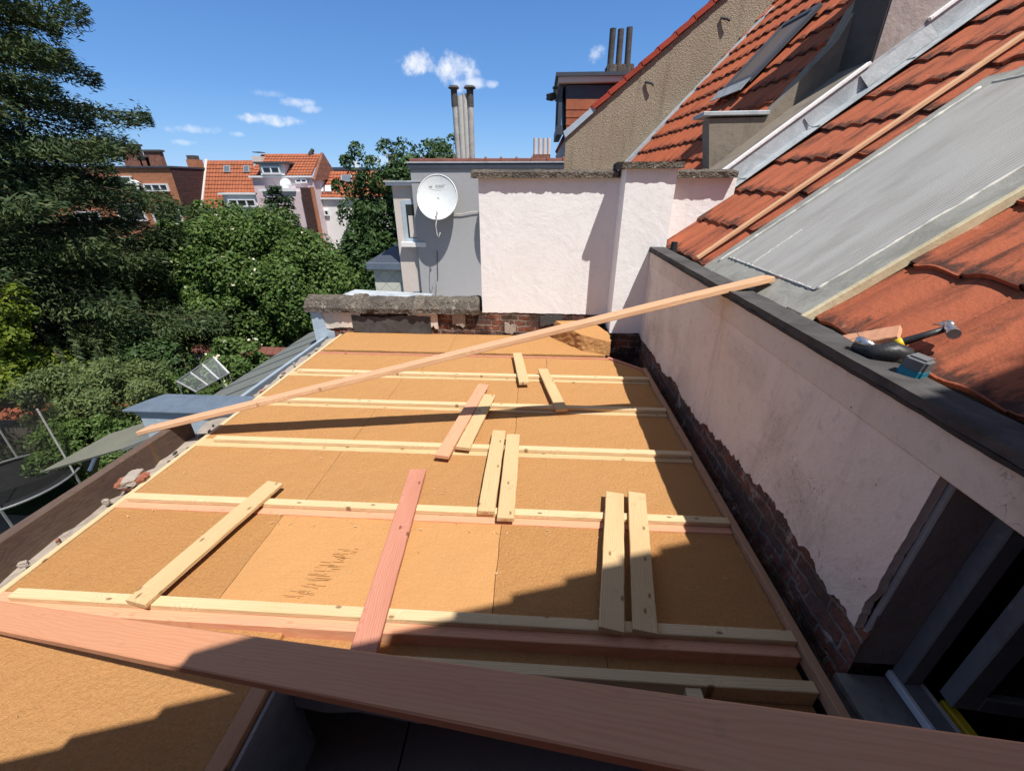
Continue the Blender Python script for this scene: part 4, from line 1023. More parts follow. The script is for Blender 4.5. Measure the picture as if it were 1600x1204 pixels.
for (xb, xt, yt, r, m, cap) in [(717, 709, 138, .055, 'pipe_grey', True), (724.5, 718.5, 150, .062, 'pipe_pale', False), (731, 726, 147, .055, 'pipe_pale', False), (738, 734, 138, .06, 'pipe_grey', True)]:
    a_ = ony(xb, 256, gy + .35); b_ = ony(xt, yt, gy + .35)
    po = build('pipe', MB().tube([a_, b_], r, 14), m, fl)
    if cap:
        build('cowl', MB().tube([b_ - ZU * .30, b_ - ZU * .02, b_ - ZU * .019, b_ + ZU * .0, b_ + ZU * .035], [r * 1.12, r * 1.12, r * 1.3, r * 2.0, r * 1.6], 14), 'pipe_dark', po)
f4 = thing('chimney', 'low red brick chimney with four short pale pipes behind the grey extension', 'chimney', tuple(ony(846, 248, 13)))
a_, b_ = ony(832, 250, 13), ony(860, 241, 13)
build('stack', MB().box((a_.x, 13, a_.z - 2), (b_.x, 13.5, b_.z)), 'brick_red', f4)
for x in (836, 843.5, 850.5, 857.5): build('pipe', MB().tube([ony(x, 243, 13.2), ony(x + .3, 216, 13.2)], .05, 10), 'render_pale', f4)
# satellite dish
def dish(c, r, nrm, label, full=True):
    c = Vector(c); nrm = Vector(nrm).normalized(); x = Vector((1, 0, 0)); x = (x - nrm * x.dot(nrm)).normalized(); y = nrm.cross(x)
    if y.z < 0: y = -y
    t = thing('satellite_dish', label, 'satellite dish', tuple(c)); mb = MB(); nr_, na = 10, 48; vs = [c - nrm * .10]
    for i in range(1, nr_ + 1):
        k = i / nr_
        for j in range(na):
            a = 2 * PI * j / na; vs.append(c + x * (r * k * math.cos(a)) + y * (r * 1.10 * k * math.sin(a)) + nrm * (.10 * (k * k - 1)))
    fs = [(0, 1 + j, 1 + (j + 1) % na) for j in range(na)]
    for i in range(nr_ - 1):
        for j in range(na): fs.append((1 + i * na + j, 1 + (i + 1) * na + j, 1 + (i + 1) * na + (j + 1) % na, 1 + i * na + (j + 1) % na))
    mb.add(vs, fs); build('reflector', mb, 'dish_white', t, smooth=True)
    rim = MB(); pts = [c + x * (r * math.cos(2 * PI * j / na)) + y * (r * 1.10 * math.sin(2 * PI * j / na)) for j in range(na + 1)]; rim.tube(pts, .011, 6, False); build('rim', rim, 'window_white', t, smooth=True)
    return t, x, y, nrm, c
dc = ony(683, 308, gy - .23); dn = Vector((.05, -1, .42))
t, dx_, dy_, dnn, dc = dish(dc, .405, dn, 'round pale satellite dish with small lettering on the grey wall')
build('feed_arm', MB().tube([dc - dy_ * .31 - dnn * .03, dc - dy_ * .30 + dnn * .06, dc - dy_ * .36 + dnn * .05, dc - dy_ * .47 + dnn * .04, dc - dy_ * .52 - dnn * .02], .014, 8), 'pipe_grey', t, smooth=True)
build('cable', MB().tube([dc - dy_ * .47 + dnn * .04, dc - dy_ * .58 + dx_ * -.02, dc - dy_ * .74 + dx_ * .01, dc - dy_ * .80 + dx_ * .05, dc - dy_ * .70 + dx_ * .07], .008, 6), 'sealant', t, smooth=True)
build('bracket', MB().tube([dc - dnn * .10, Vector((dc.x, gy - .01, dc.z - .05))], .03, 8), 'pipe_grey', t)
mtx = Matrix((dx_, dy_, dnn)).transposed().to_4x4(); mtx.translation = dy_ * .225 - dnn * .052 + dx_ * .045
lettering('AUSAT', .062, 'ink_grey', t, mtx)
lm = MB(); o_ = dc + dy_ * .225 - dnn * .045 - dx_ * .14
lm.add([o_ - dx_ * .05, o_ + dx_ * .02, o_ + dx_ * .035 + dy_ * .035, o_ - dx_ * .02 + dy_ * .03], [(0, 1, 2, 3)]); lm.add([o_ - dx_ * .05 - dy_ * .018, o_ + dx_ * .22 - dy_ * .022, o_ + dx_ * .22 - dy_ * .016, o_ - dx_ * .05 - dy_ * .012], [(0, 1, 2, 3)])
build('emblem', lm, 'pipe_grey', t)
cb = MB().tube([ony(700, 336, gy - .02), ony(722, 334, gy - .03), ony(738, 331, gy - .03), ony(760, 330, gy - .02)], .009, 6)
tag(build('cable', cb, 'sealant', loc=tuple(ony(730, 333, gy))), 'thin white cable running across the grey wall from the dish', 'cable')
cb = MB().tube([ony(683, 392, gy - .02), ony(684, 430, gy - .02), ony(682, 470, gy - .02)], .008, 6)
tag(build('cable', cb, 'pipe_dark', loc=tuple(ony(683, 430, gy))), 'thin dark cable dropping down the grey wall below the dish', 'cable')
# second dish hidden behind the white wall whose shadow shows
dish(ony(783, 314, gy - .22), .40, dn, 'second satellite dish, behind the white wall, showing only its shadow')

# pale extension left of the grey one, and the clad bay
pe = thing('pale_extension', 'narrow cream rendered house front with a white parapet left of the dish', 'building', (-3, 10.1, GZ)); py_ = 9.40
a, b = ony(612, 290, py_), ony(660, 290, py_)
build('wall', MB().box((a.x, py_, GZ), (b.x, py_ + 3, a.z)), 'render_pale', pe)
build('parapet', MB().box((a.x - .10, py_ - .10, a.z), (b.x, py_ + 3, ony(612, 284.5, py_).z)), 'window_white', pe)
build('parapet_cap', MB().box((a.x - .13, py_ - .13, ony(612, 284.5, py_).z), (b.x, py_ + 3, ony(612, 282, py_).z)), 'zinc', pe)
w0, w1 = ony(633, 377, py_), ony(662, 313, py_)
wo_ = build('window', MB().box((w0.x, py_ - .012, w0.z), (w0.x + .09, py_ + .1, w1.z)).box((w0.x + .09, py_ - .012, w1.z - .08), (w1.x, py_ + .1, w1.z)).box((w0.x + .09, py_ - .012, w0.z), (w1.x, py_ + .1, w0.z + .07)), 'zinc_blue', pe)
build('pane', MB().box((w0.x + .09, py_ - .006, w0.z + .07), (w1.x, py_ + .02, w1.z - .08)), 'glass_dark', wo_)
build('curtain', MB().box((w0.x + .13, py_ - .010, w0.z + .09), (w1.x, py_ - .007, w1.z - .3)), 'render_pale', wo_)
build('sill', MB().box((w0.x - .06, py_ - .14, w0.z - .10), (w1.x, py_ - .0125, w0.z - .005)), 'render_far_white', wo_)
w0 = ony(647, 466, py_); build('window', MB().box((w0.x, py_ - .015, w0.z - .2), (w0.x + .4, py_ + .05, w0.z + .16)), 'zinc_slate', pe)
by = thing('clad_bay', 'small bay clad in pale diamond shingles under a dark flat roof', 'building', (-3.7, 11, GZ))
a, b = ony(583, 420, 9.55), ony(640, 420, 9.55)
build('cladding', MB().box((a.x, 9.55, GZ), (b.x, 10.6, a.z)), 'cladding', by)
zt = ony(583, 409, 9.55).z
build('roof_edge', MB().box((a.x - .11, 9.42, a.z - .002), (b.x, 10.7, zt)), 'zinc_slate', by, .01)
build('roof_sheet', MB().prism([(a.x - .09, 9.44, zt + .003), (b.x, 9.44, zt + .003), (b.x, 10.5, zt + .22), (a.x + .2, 10.5, zt + .22)], (0, 0, -.002)), 'fascia_dark', by)
build('wall_plate', MB().box((a.x + .25, 10.5, zt), (b.x, 10.6, zt + .27)), 'render_pale', by)
a, b = ony(527, 467, 5.2), ony(662, 466, 5.2)
zs = MB(); zs.prism([(-2.44, 4.95, .295), (-1.32, 4.95, .27), (-1.32, 5.2, .275), (-2.34, 5.2, .315)], (0, 0, .02))
tag(build('zinc_plate', zs, 'zinc', loc=(-1.9, 5.2, .3)), 'pale zinc sheet just behind the rough coping of the low wall', 'zinc sheet')
nf = MB(); nf.box((-2.3, 4.9, GZ), (1.3, 9.2, -1.4)); tag(build('neighbour_annex', nf, 'render_pale', loc=(-.5, 7, GZ)), 'low neighbouring annex hidden behind the low wall', 'building')

# ------------------------------------------------------------------ lean-to sheet roof and zinc box on the left
sr = thing('lean_to_roof', 'grey-green seamed sheet roof sloping away below the left edge', 'roof', (-3, 4, -.6))
e = lambda y, t: Vector((-2.46 - 1.05 * t, y, -.10 - .42 * t))
build('roof_sheet', MB().prism([e(2.9, 0), e(5.9, 0), e(5.9, 1), e(3.75, 1), e(3.62, 1.22), e(2.9, 1.22)], (0, 0, -.03)), 'roof_sheet', sr)
for y in (3.05, 3.48, 3.92, 4.36, 4.80, 5.25):
    build('seam', MB().prism([e(y, 0) + Vector((0, -.012, 0)), e(y, 0) + Vector((0, .012, 0)), e(y, 1.0) + Vector((0, .012, 0)), e(y, 1.0) + Vector((0, -.012, 0))], (0, 0, .006)), 'fascia_dark', sr)
build('flashing', MB().prism([(-2.45, 2.86, -.055), (-2.45, 4.48, -.055), (-2.53, 4.48, -.085), (-2.53, 2.86, -.085)], (0, 0, -.012)), 'zinc_blue', sr)
build('flashing_face', MB().box((-2.449, 2.86, -.16), (-2.437, 4.48, -.052)), 'zinc_slate', sr)
build('side_wall', MB().box((-3.4, 2.95, GZ), (-2.46, 5.8, -.62)), 'render_pale', sr)
zb = thing('zinc_box', 'blue-grey zinc clad wall end sticking out left of the roof', 'wall', (-2.8, 2.7, GZ))
zo = lambda x, y, z: onz(x, y, z)
c1, c2, c3_, c4 = Vector((-3.18, 2.50, .0)), Vector((-2.27, 2.50, .0)), Vector((-2.27, 2.86, .0)), Vector((-3.18, 2.86, .0))
build('cladding', MB().box((-3.10, 2.635, GZ), (-2.442, 2.82, -.075)), 'zinc_blue', zb)
build('cladding', MB().box((-2.4395, 2.635, -.3), (-2.30, 2.82, -.075)), 'zinc_blue', zb)
build('lip', MB().box((-3.12, 2.622, -.0745), (-2.29, 2.85, -.045)), 'zinc_blue', zb, .004)
top = MB().prism([(-3.20, 2.605, -.044), (-2.28, 2.605, -.044), (-2.28, 2.87, -.030), (-3.05, 2.87, -.030), (-3.12, 2.78, -.036)], (0, 0, .022))
build('cap', top, 'zinc_slate', zb, .006)
aw = thing('awning', 'flat grey-olive awning sheet below the left edge of the roof', 'awning', (-4.8, 3.7, -1.4))
P = [onz(63, 737, -1.35), onz(170, 678, -1.2), onz(240, 655, -1.15), onz(262, 680, -1.2)]
build('cloth', MB().prism(P, (0, 0, -.02)), 'awning_cloth', aw)
build('front_bar', MB().tube([P[0], P[3]], .008, 6), 'awning_cloth', aw)
build('arm', MB().tube([onz(150, 712, -1.45), onz(140, 735, -1.6)], .02, 6), 'alu', aw)
build('support', MB().prism([onz(125, 720, -1.5), onz(155, 714, -1.5), onz(150, 738, -1.9), onz(140, 745, -1.9)], (0, .02, 0)), 'shelf_dark', aw)

# ------------------------------------------------------------------ garden
def gz(x, y, z=GZ): return onz(x, y, z)
gw = thing('garden_wall', 'white garden wall with red coping tiles behind the cold frame', 'wall', tuple(gz(400, 560)))
a, b = onz(300, 548, -3.55), onz(470, 552, -3.55); d = (b - a)
build('wall', MB().prism([Vector((a.x, a.y, GZ)), Vector((b.x, b.y, GZ)), Vector((b.x, b.y, -3.6)), Vector((a.x, a.y, -3.6))], (0, .2, 0)), 'render_far_white', gw)
cpm = MB(); n = 16
for i in range(n):
    p0, p1 = a.lerp(b, i / n), a.lerp(b, (i + .95) / n)
    cpm.prism([Vector((p0.x, p0.y - .08, -3.62)), Vector((p1.x, p1.y - .08, -3.62)), Vector((p1.x, p1.y + .15, -3.45)), Vector((p0.x, p0.y + .15, -3.45))], (0, .0, .05))
build('coping_tiles', cpm, 'tile_ridge', gw)
gw2 = thing('garden_wall', 'dark shaded garden wall with red coping tiles behind the trampoline', 'wall', tuple(onz(30, 700, GZ)))
a, b = onz(-150, 655, -3.3), onz(215, 648, -3.3)
build('wall', MB().prism([Vector((a.x, a.y, GZ)), Vector((b.x, b.y, GZ)), Vector((b.x, b.y, -3.3)), Vector((a.x, a.y, -3.3))], (-.08, .2, 0)), 'cement_wall', gw2)
cpm = MB(); n = 22
for i in range(n):
    p0, p1 = a.lerp(b, i / n), a.lerp(b, (i + .95) / n); r = Vector((.04, -.12, 0)); q_ = Vector((-.1, .25, 0))
    cpm.prism([p0 + r, p1 + r, p1 + q_ + ZU * .16, p0 + q_ + ZU * .16], (0, 0, .05))
build('coping_tiles', cpm, 'tile_far', gw2)
# cold frame / greenhouse roof
gr = thing('greenhouse', 'small aluminium greenhouse with a glazed sloping roof among the bushes', 'greenhouse', tuple(onz(315, 612, GZ)))
zt, zl = -2.9, -3.5
T = [onz(332, 556, zt), onz(392, 580, zl + .05)]
g00, g10 = onz(276.5, 595.6, -2.6), onz(333, 557, -2.6)      # ridge rail
g01, g11 = onz(306, 611.6, -3.0), onz(358, 583, -3.0)        # eaves rail
build('glazing', MB().prism([g00, g01, g11, g10], (0, 0, -.01)), 'pane_clear', gr)
for k in range(4):
    t = k / 3; build('rafter', MB().tube([g00.lerp(g10, t), g01.lerp(g11, t)], .024, 6), 'alu', gr)
for (a, b) in ((g00, g10), (g01, g11)): build('rail', MB().tube([a, b], .018, 6), 'tool_grey', gr)
for p_ in (g00, g01, g10, g11): build('post', MB().tube([p_, Vector((p_.x, p_.y, GZ))], .014, 6), 'tool_grey', gr)
build('shelf', MB().prism([Vector((*g00.xy, -4.0)), Vector((*g01.xy, -4.0)), Vector((*g11.xy, -4.0)), Vector((*g10.xy, -4.0))], (0, 0, -.03)), 'shelf_dark', gr)
# trampoline
c = onz(15, 752, -3.75); rr = (onz(112, 742, -3.75) - c).length
tp = thing('trampoline', 'round black garden trampoline with net poles at the lower left', 'trampoline', (c.x, c.y, GZ)); n = 40
ring = [Vector((c.x + rr * math.cos(2 * PI * k / n), c.y + rr * math.sin(2 * PI * k / n), -3.75)) for k in range(n + 1)]
build('mat', MB().add([tuple(r_ - ZU * .03) for r_ in ring[:n]], [tuple(range(n))]), 'trampoline_black', tp)
pad = MB(); k = n
vs = [r_ for r_ in ring[:n]] + [Vector((c.x, c.y, -3.72)) + (r_ - Vector((c.x, c.y, -3.75))) * .88 for r_ in ring[:n]]
pad.add(vs, [(j, (j + 1) % n, n + (j + 1) % n, n + j) for j in range(n)]); build('edge_pad', pad, 'shelf_dark', tp)
build('frame_ring', MB().tube(ring, .025, 6, False), 'tool_grey', tp, smooth=True)
for k in range(6):
    r_ = ring[(k * n) // 6 + 2]; build('leg', MB().tube([r_, Vector((r_.x, r_.y, GZ))], .024, 6), 'tool_grey', tp)
    if k % 2 == 0 or k == 5: build('net_pole', MB().tube([r_ - ZU * .5, r_ + ZU * 1.5], .018, 6), 'pipe_grey', tp)
nt = MB(); nt.add([tuple(r_) for r_ in ring[:n]] + [tuple(r_ + ZU * 1.5) for r_ in ring[:n]], [(j, (j + 1) % n, n + (j + 1) % n, n + j) for j in range(n)])
build('net', nt, 'net', tp)

# trees ---------------------------------------------------------------
def conifer(name, label, base, h, reach, levels, per, m, seed=1, z0=.12, ln=.26, wd=.055, bush=1.0, thick=.05, nb0=7):
    rg = np.random.default_rng(seed); t = thing(name, label, 'tree', tuple(base)); base = np.array(base, float)
    P_, N_, T_ = [], [], []; limbs = []
    for l in range(levels):
        f = l / (levels - 1); z = base[2] + h * (z0 + (1 - z0) * f); Lr = reach * (1 - f) ** .64 + .25
        nb = int(nb0 - 2 * f)
        for k in range(nb):
            az = 2 * PI * k / nb + l * 1.13 + rg.uniform(-.25, .25); Lb = Lr * rg.uniform(.66, 1.22); d = np.array([math.cos(az), math.sin(az), 0]); sd_ = np.array([-d[1], d[0], 0])
            droop = rg.uniform(.10, .26) * Lb; rise = rg.uniform(.0, .16) * Lb; zz = z + rg.uniform(-.2, .2)
            def at(tt): return np.array([base[0], base[1], zz]) + d * Lb * tt + np.array([0, 0, 1.0]) * (rise * tt - droop * tt ** 2 + .10 * Lb * max(0, tt - .8))
            limbs.append([at(x) for x in (0, .3, .6, .9)])
            nn_ = int(per * (.35 + Lb / reach)); tt = rg.uniform(.12, 1.0, nn_) ** .8; wdt = (.26 * Lb * (1 - tt) ** .8 + .16) * bush
            u = rg.uniform(-1, 1, nn_); cl_ = np.floor(u * 3.5 + rg.uniform(-.2, .2, nn_)) / 3.5
            u2 = cl_ * .8 + u * .25
            pos = np.array([at(x) for x in tt]) + sd_ * (u2 * wdt)[:, None] + d * (np.abs(u2) * .22 * Lb * (1 - tt))[:, None]
            pos[:, 2] += rg.normal(0, thick, nn_) - np.abs(rg.normal(0, thick, nn_)) - np.abs(u2) * .10 * wdt + .06 * np.sin(tt * 19 + k * 2)
            P_.append(pos); T_.append(d * .8 + sd_ * (np.sign(u2) * .6)[:, None] + np.array([0, 0, -.12])); N_.append(np.array([0, 0, 1.0]) + rg.normal(0, .75, (nn_, 3)))
    fast_mesh('crown', leaves(np.concatenate(P_), np.concatenate(N_), ln, wd, np.concatenate(T_)), 4, m, t)
    mb = MB(); mb.tube([base, base + [0, 0, h * .5], base + [0, 0, h * .97]], [h * .022, h * .014, .03], 9)
    for pl in limbs: mb.tube(pl, [.05, .04, .025, .01], 5)
    build('trunk', mb, 'bark', t, smooth=True); return t
cb_ = ony(-75, 300, 12.2)
conifer('conifer', 'huge dark cedar with layered boughs filling the left of the view', (cb_.x, cb_.y, GZ), 15.5, 7.5, 23, 2500, 'leaf_cedar', 5, .06, .18, .040, 1.5, .12, 9)
a = ony(385, 430, 16)
tree('broadleaf_tree', 'wide glossy green tree dotted with pale blossoms in the middle garden', 'tree', (a.x, 16, -2.35), (4.0, 2.8, 2.75), 470, .56, 290, .14, .074, 'leaf_magnolia', GZ, .2, -.55, .10, flower=130)
a = ony(628, 330, 21)
tree('broadleaf_tree', 'tall dark green tree rising behind the cream house front', 'tree', (a.x + .75, 21, -.25), (3.2, 2.2, 3.0), 290, .5, 170, .19, .085, 'leaf_dark', GZ, .2, -.8, .3)
a = ony(580, 400, 20)
tree('broadleaf_tree', 'dark leafy tree left of the clad bay', 'tree', (a.x, 20, -2.2), (1.9, 1.8, 2.0), 110, .5, 110, .24, .10, 'leaf_dark', GZ, .18, -.8, .25)
for (px, pyy, Y, hh, lab) in [(700, 240, 22, 1.0, 'twiggy green treetop left of the tall flue pipes'), (665, 246, 24, .9, 'thin treetop above the left end of the ridge tiles')]:
    a = ony(px, pyy, Y); tree('treetop', lab, 'tree', (a.x, Y, a.z - .9), (.8, .8, 1.3), 34, .34, 70, .22, .09, 'leaf_dark', GZ, .1, -.8, .35)
a = ony(440, 345, 18.5)
conifer('spruce', 'small pointed spruce in front of the pink house', (a.x, 18.5, GZ), ony(436, 298, 18.5).z - GZ, 1.9, 15, 110, 'leaf_spruce', 9, .1, .2, .06)
a = onz(15, 560, -2.2)
tree('broadleaf_tree', 'bright yellow-green tree at the left picture edge', 'tree', (a.x - .6, a.y, -2.0), (1.5, 1.5, 1.5), 80, .36, 200, .13, .065, 'leaf_lime', GZ, .12, -.8, .3)
a = onz(60, 600, -3.0)
tree('shrub', 'low yellow-green shrub below the cedar', 'shrub', (a.x, a.y, -3.3), (1.3, 1.0, .75), 56, .28, 160, .11, .06, 'leaf_lime', GZ, .06, -.6, .3)
a = onz(165, 640, -3.3)
tree('shrub', 'large feathery olive-green shrub left of the zinc wall end', 'shrub', (a.x, a.y, -3.35), (1.35, 1.2, 1.25), 160, .30, 260, .095, .036, 'leaf_olive', GZ, .09, -.9, .25)
a = onz(125, 690, -3.6)
tree('shrub', 'lower fringe of pale green shrub beside the awning', 'shrub', (a.x + .3, a.y, -3.75), (1.0, .8, .85), 80, .26, 200, .09, .038, 'leaf_mid', GZ, .06, -.9, .25)
a = onz(180, 560, -3.3)
tree('shrub', 'straw-tinted olive bush under the cedar boughs', 'shrub', (a.x, a.y, -3.5), (1.5, 1.0, .9), 90, .32, 120, .15, .05, 'leaf_olive', GZ, .06, -.8, .3)
a = onz(258, 560, -3.2)
tree('shrub', 'round dark green bush left of the greenhouse', 'shrub', (a.x - .35, a.y, -3.35), (.7, .7, .85), 70, .24, 120, .13, .07, 'leaf_dark', GZ, .07, -.8, .2)
a = onz(225, 610, -3.6)
tree('shrub', 'mid-green bush in front of the greenhouse', 'shrub', (a.x + .2, a.y, -3.8), (.95, .6, .6), 70, .24, 120, .12, .055, 'leaf_mid', GZ, .05, -.8, .3)
a = onz(372, 560, -3.3)
tree('shrub', 'leafy bush with white specks right of the greenhouse', 'shrub', (a.x, a.y, -3.5), (.72, .7, .75), 60, .24, 120, .17, .075, 'leaf_mid', GZ, .05, -.8, .2, flower=26)
a = onz(85, 545, -3.2)
tree('shrub', 'blue-grey conifer bush in the shade under the cedar', 'shrub', (a.x, a.y, -3.2), (1.0, .9, 1.2), 70, .3, 110, .16, .05, 'leaf_blue', GZ, .07, -.8, .3)
a = onz(108, 645, -3.6)
tree('shrub', 'russet-leaved shrub on the shaded garden wall', 'shrub', (a.x, a.y, -3.4), (.5, .4, .4), 26, .2, 70, .13, .07, 'leaf_russet', GZ, .04, -.8, .3)
a = onz(480, 500, -3.2)
tree('shrub', 'fresh green bush showing above the sheet roof', 'shrub', (a.x, a.y, -3.3), (1.0, .9, 1.0), 60, .3, 110, .18, .08, 'leaf_mid', GZ, .06, -.8, .25)
# hedge mass in the shade behind, one uncounted mass
hp = []; hn = []
for (x0, y0, x1, y1, Y) in [(-60, 420, 260, 420, 21), (240, 440, 640, 440, 23)]:
    a, b = ony(x0, y0, Y), ony(x1, y1, Y); m_ = 90
    for i in range(m_):
        c_ = np.array(a.lerp(b, random.random())); c_[2] = random.uniform(GZ + .2, -1.4); q_ = unit(RNG.normal(size=(110, 3)) + np.array([0, -.4, .3])); hp.append(c_ + q_ * RNG.uniform(.3, .75, (110, 1))); hn.append(q_ + RNG.normal(size=q_.shape) * .5)
hd = fast_mesh('hedge', leaves(np.concatenate(hp), np.concatenate(hn), .24, .12), 4, 'leaf_dark'); tag(hd, 'dark mass of undergrowth behind the garden trees', 'undergrowth', kind='stuff')

# ------------------------------------------------------------------ houses across the gardens
def H(x, y, Y=36): return ony(x, y, Y)
def window(parent, x0, y0, x1, y1, Y, n=2, m='window_white', gl='glass_dark', fw=.09):
    a, b = H(x0, y1, Y), H(x1, y0, Y); f = MB().box((a.x, Y - .14, a.z), (a.x + fw, Y + .02, b.z)).box((b.x - fw, Y - .14, a.z), (b.x, Y + .02, b.z)).box((a.x + fw, Y - .14, a.z), (b.x - fw, Y + .02, a.z + fw)).box((a.x + fw, Y - .14, b.z - fw), (b.x - fw, Y + .02, b.z))
    for k in range(1, n):
        x = a.x + (b.x - a.x) * k / n; f.box((x - fw * .5, Y - .13, a.z + fw), (x + fw * .5, Y + .02, b.z - fw))
    w = build('window', f, m, parent); build('pane', MB().box((a.x + .02, Y - .05, a.z + .02), (b.x - .02, Y - .02, b.z - .02)), gl, w); return w
def roofplane(parent, lo0, lo1, hi0, m='tile_far', w=.26, L=.36, name='roof'):
    u = (lo1 - lo0); s = hi0 - lo0; nrm = u.cross(s).normalized(); 
    if nrm.z < 0: nrm = -nrm
    o = build(name, tiles(lo0, u, s, nrm, max(1, round(u.length / w)), max(1, round(s.length / L)), u.length / max(1, round(u.length / w)), s.length / max(1, round(s.length / L)), .045, .05, 4, .05, .006), m, parent, recalc=False)
    ub_ = MB().prism([lo0, lo1, lo1 + s, lo0 + s], nrm * -.12); build('roof_boarding', ub_, m, parent); return o
# A: orange roofed house with long slope
ha = thing('terrace_house', 'house with a long steep orange tiled roof and two small roof windows', 'house', (-25.5, 37, GZ))
Yl, Yh = 35.9, 38.0
l0, l1 = H(318, 325, Yl), H(403, 327, Yl); h0 = H(330, 251, Yh); h0 = Vector((l0.x, Yh, h0.z))
l1 = Vector((l1.x, l1.y, l0.z))
roofplane(ha, l0, l1, h0)
build('wall', MB().box((l0.x, Yl + .1, GZ - 1), (l1.x, Yh + 4, l0.z - .02)), 'render_far_white', ha)
build('gutter', MB().box((l0.x, Yl - .12, l0.z - .14), (l1.x, Yl + .09, l0.z - .03)), 'window_white', ha)
build('verge', MB().prism([l0 + Vector((-.22, -.1, .12)), h0 + Vector((-.22, 0, .12)), h0 + Vector((.0, 0, .12)), l0 + Vector((.0, -.1, .12))], (0, 0, -.3)), 'render_pale', ha)
def on_roof(px, py): # point of that slope seen at a photo pixel
    n_ = (l1 - l0).cross(h0 - l0).normalized(); d_ = ray(px, py); return CAM + d_ * ((l0 - CAM).dot(n_) / d_.dot(n_))
nA = (l1 - l0).cross(h0 - l0).normalized(); nA = nA if nA.z > 0 else -nA
for (x0, y0, x1, y1) in [(351, 260, 361, 270), (382, 260, 391, 270)]:
    q_ = [on_roof(x0, y1), on_roof(x1, y1), on_roof(x1, y0), on_roof(x0, y0)]
    rw = build('roof_window', MB().prism([p_ + nA * .02 for p_ in q_], nA * .12), 'lead', ha); cq = sum(q_, Vector()) / 4
    build('pane', MB().prism([cq + (p_ - cq) * .8 + nA * .142 for p_ in q_], nA * .01), 'glass_sky', rw)
DYA = 35.75
a, b = H(353, 325, DYA), H(401, 304, DYA)
dmr = build('dormer', MB().box((a.x, DYA, a.z), (b.x, Yh - .5, b.z)), 'render_far_white', ha); window(ha, 360, 311, 399, 323, DYA - .02, 3)
build('dormer_roof', MB().box((a.x - .2, DYA - .25, b.z + .001), (b.x + .2, Yh - .4, b.z + .13)), 'window_white', dmr)
window(ha, 328, 329, 342, 342, Yl + .08, 2)
# B: pink house
hb = thing('terrace_house', 'pale pink house with an orange roof, white dormer and brown brick flank', 'house', (-20.5, 36, GZ))
Yp = 35.4
l0, l1 = H(391, 274, Yp), H(486, 275, Yp); l1 = Vector((l1.x, Yp, l0.z)); hz = H(400, 241, 37.6); h0 = Vector((l0.x, 37.6, hz.z))
roofplane(hb, l0, l1, h0)
build('wall', MB().box((l0.x, Yp + .1, GZ - 1), (l1.x, 41, l0.z - .02)), 'render_rose', hb)
build('gutter', MB().box((l0.x - .1, Yp - .14, l0.z - .16), (l1.x + .1, Yp + .09, l0.z - .03)), 'window_white', hb)
build('gable', MB().prism([l1 + Vector((.0, .1, -.3)), Vector((l1.x, 40, l1.z - .3)), Vector((l1.x, 37.7, hz.z + .1))], (.22, 0, 0)), 'brick_red', hb)
a, b = H(408, 274, Yp - .2), H(441, 256, Yp - .2)
d2 = build('dormer', MB().box((a.x, Yp - .18, a.z), (b.x, 37.2, b.z)), 'render_far_white', hb); window(hb, 412, 260, 437, 272, Yp - .2, 2)
build('dormer_roof', MB().box((a.x - .25, Yp - .45, b.z + .001), (b.x + .3, 37.4, b.z + .14)), 'fascia_dark', d2)
window(hb, 463, 279, 480, 286, Yp + .08, 2)
a, b = H(410, 304, 34.2), H(462, 297, 34.2)
ext = build('rear_extension', MB().box((H(410, 300, 34.2).x, 34.2, GZ - 1), (H(476, 300, 34.2).x, Yp + .09, H(430, 299, 34.2).z)), 'render_rose', hb)
zz = H(430, 299, 34.2).z
build('extension_roof', MB().box((H(408, 300, 34.2).x - .1, 34.05, zz + .001), (H(463, 300, 34.2).x, Yp + .05, zz + .17)), 'window_white', ext)
fx = H(470, 300, 34.0)
build('brick_flank', MB().box((H(471, 300, 34.0).x, 33.9, GZ - 1), (H(486, 300, 34.0).x, 34.19, H(470, 293, 34).z)), 'brick_brown', hb)
build('drain_pipe', MB().tube([H(487, 292, 33.85), Vector((H(487, 292, 33.85).x, 33.85, GZ))], .16, 8), 'brick_house', hb)
dd = H(446, 287, 34.6); build('dish', MB().tube([dd, dd + Vector((.02, -.08, .03))], [.42, .38], 18), 'dish_white', hb)
ae = MB(); p0, p1 = H(448, 289, 34.5), H(470, 287, 34.5); ae.tube([p0, p1], .02, 5)
for k in range(8): pk = p0.lerp(p1, .25 + k * .1); ae.tube([pk - ZU * .16, pk + ZU * .16], .012, 4)
build('aerial', ae, 'alu', hb)
build('dish_pole', MB().tube([H(446, 300, 34.6), dd], .04, 6), 'pipe_grey', hb)
for (x0, y0, x1, y1, mm_) in [(397, 262, 407, 244, 'render_pale'), (396, 246, 405, 237, 'pipe_dark')]:
    a, b = H(x0, y0, 36.6), H(x1, y1, 36.6); build('chimney', MB().box((a.x, 36.6, a.z - (.6 if mm_ == 'render_pale' else -.35)), (b.x, 37.4, b.z)), mm_, hb)
a, b = H(484, 242, 37.4), H(488, 233, 37.4); build('chimney_pot', MB().tube([(a.x, 37.5, a.z), (b.x, 37.5, b.z)], [.2, .13], 10), 'pipe_dark', hb)
a, b = H(496, 275, 37.8), H(504, 251, 37.8); build('chimney', MB().box((a.x, 37.8, a.z - 1), (b.x, 38.6, b.z)), 'cement_wall', hb)
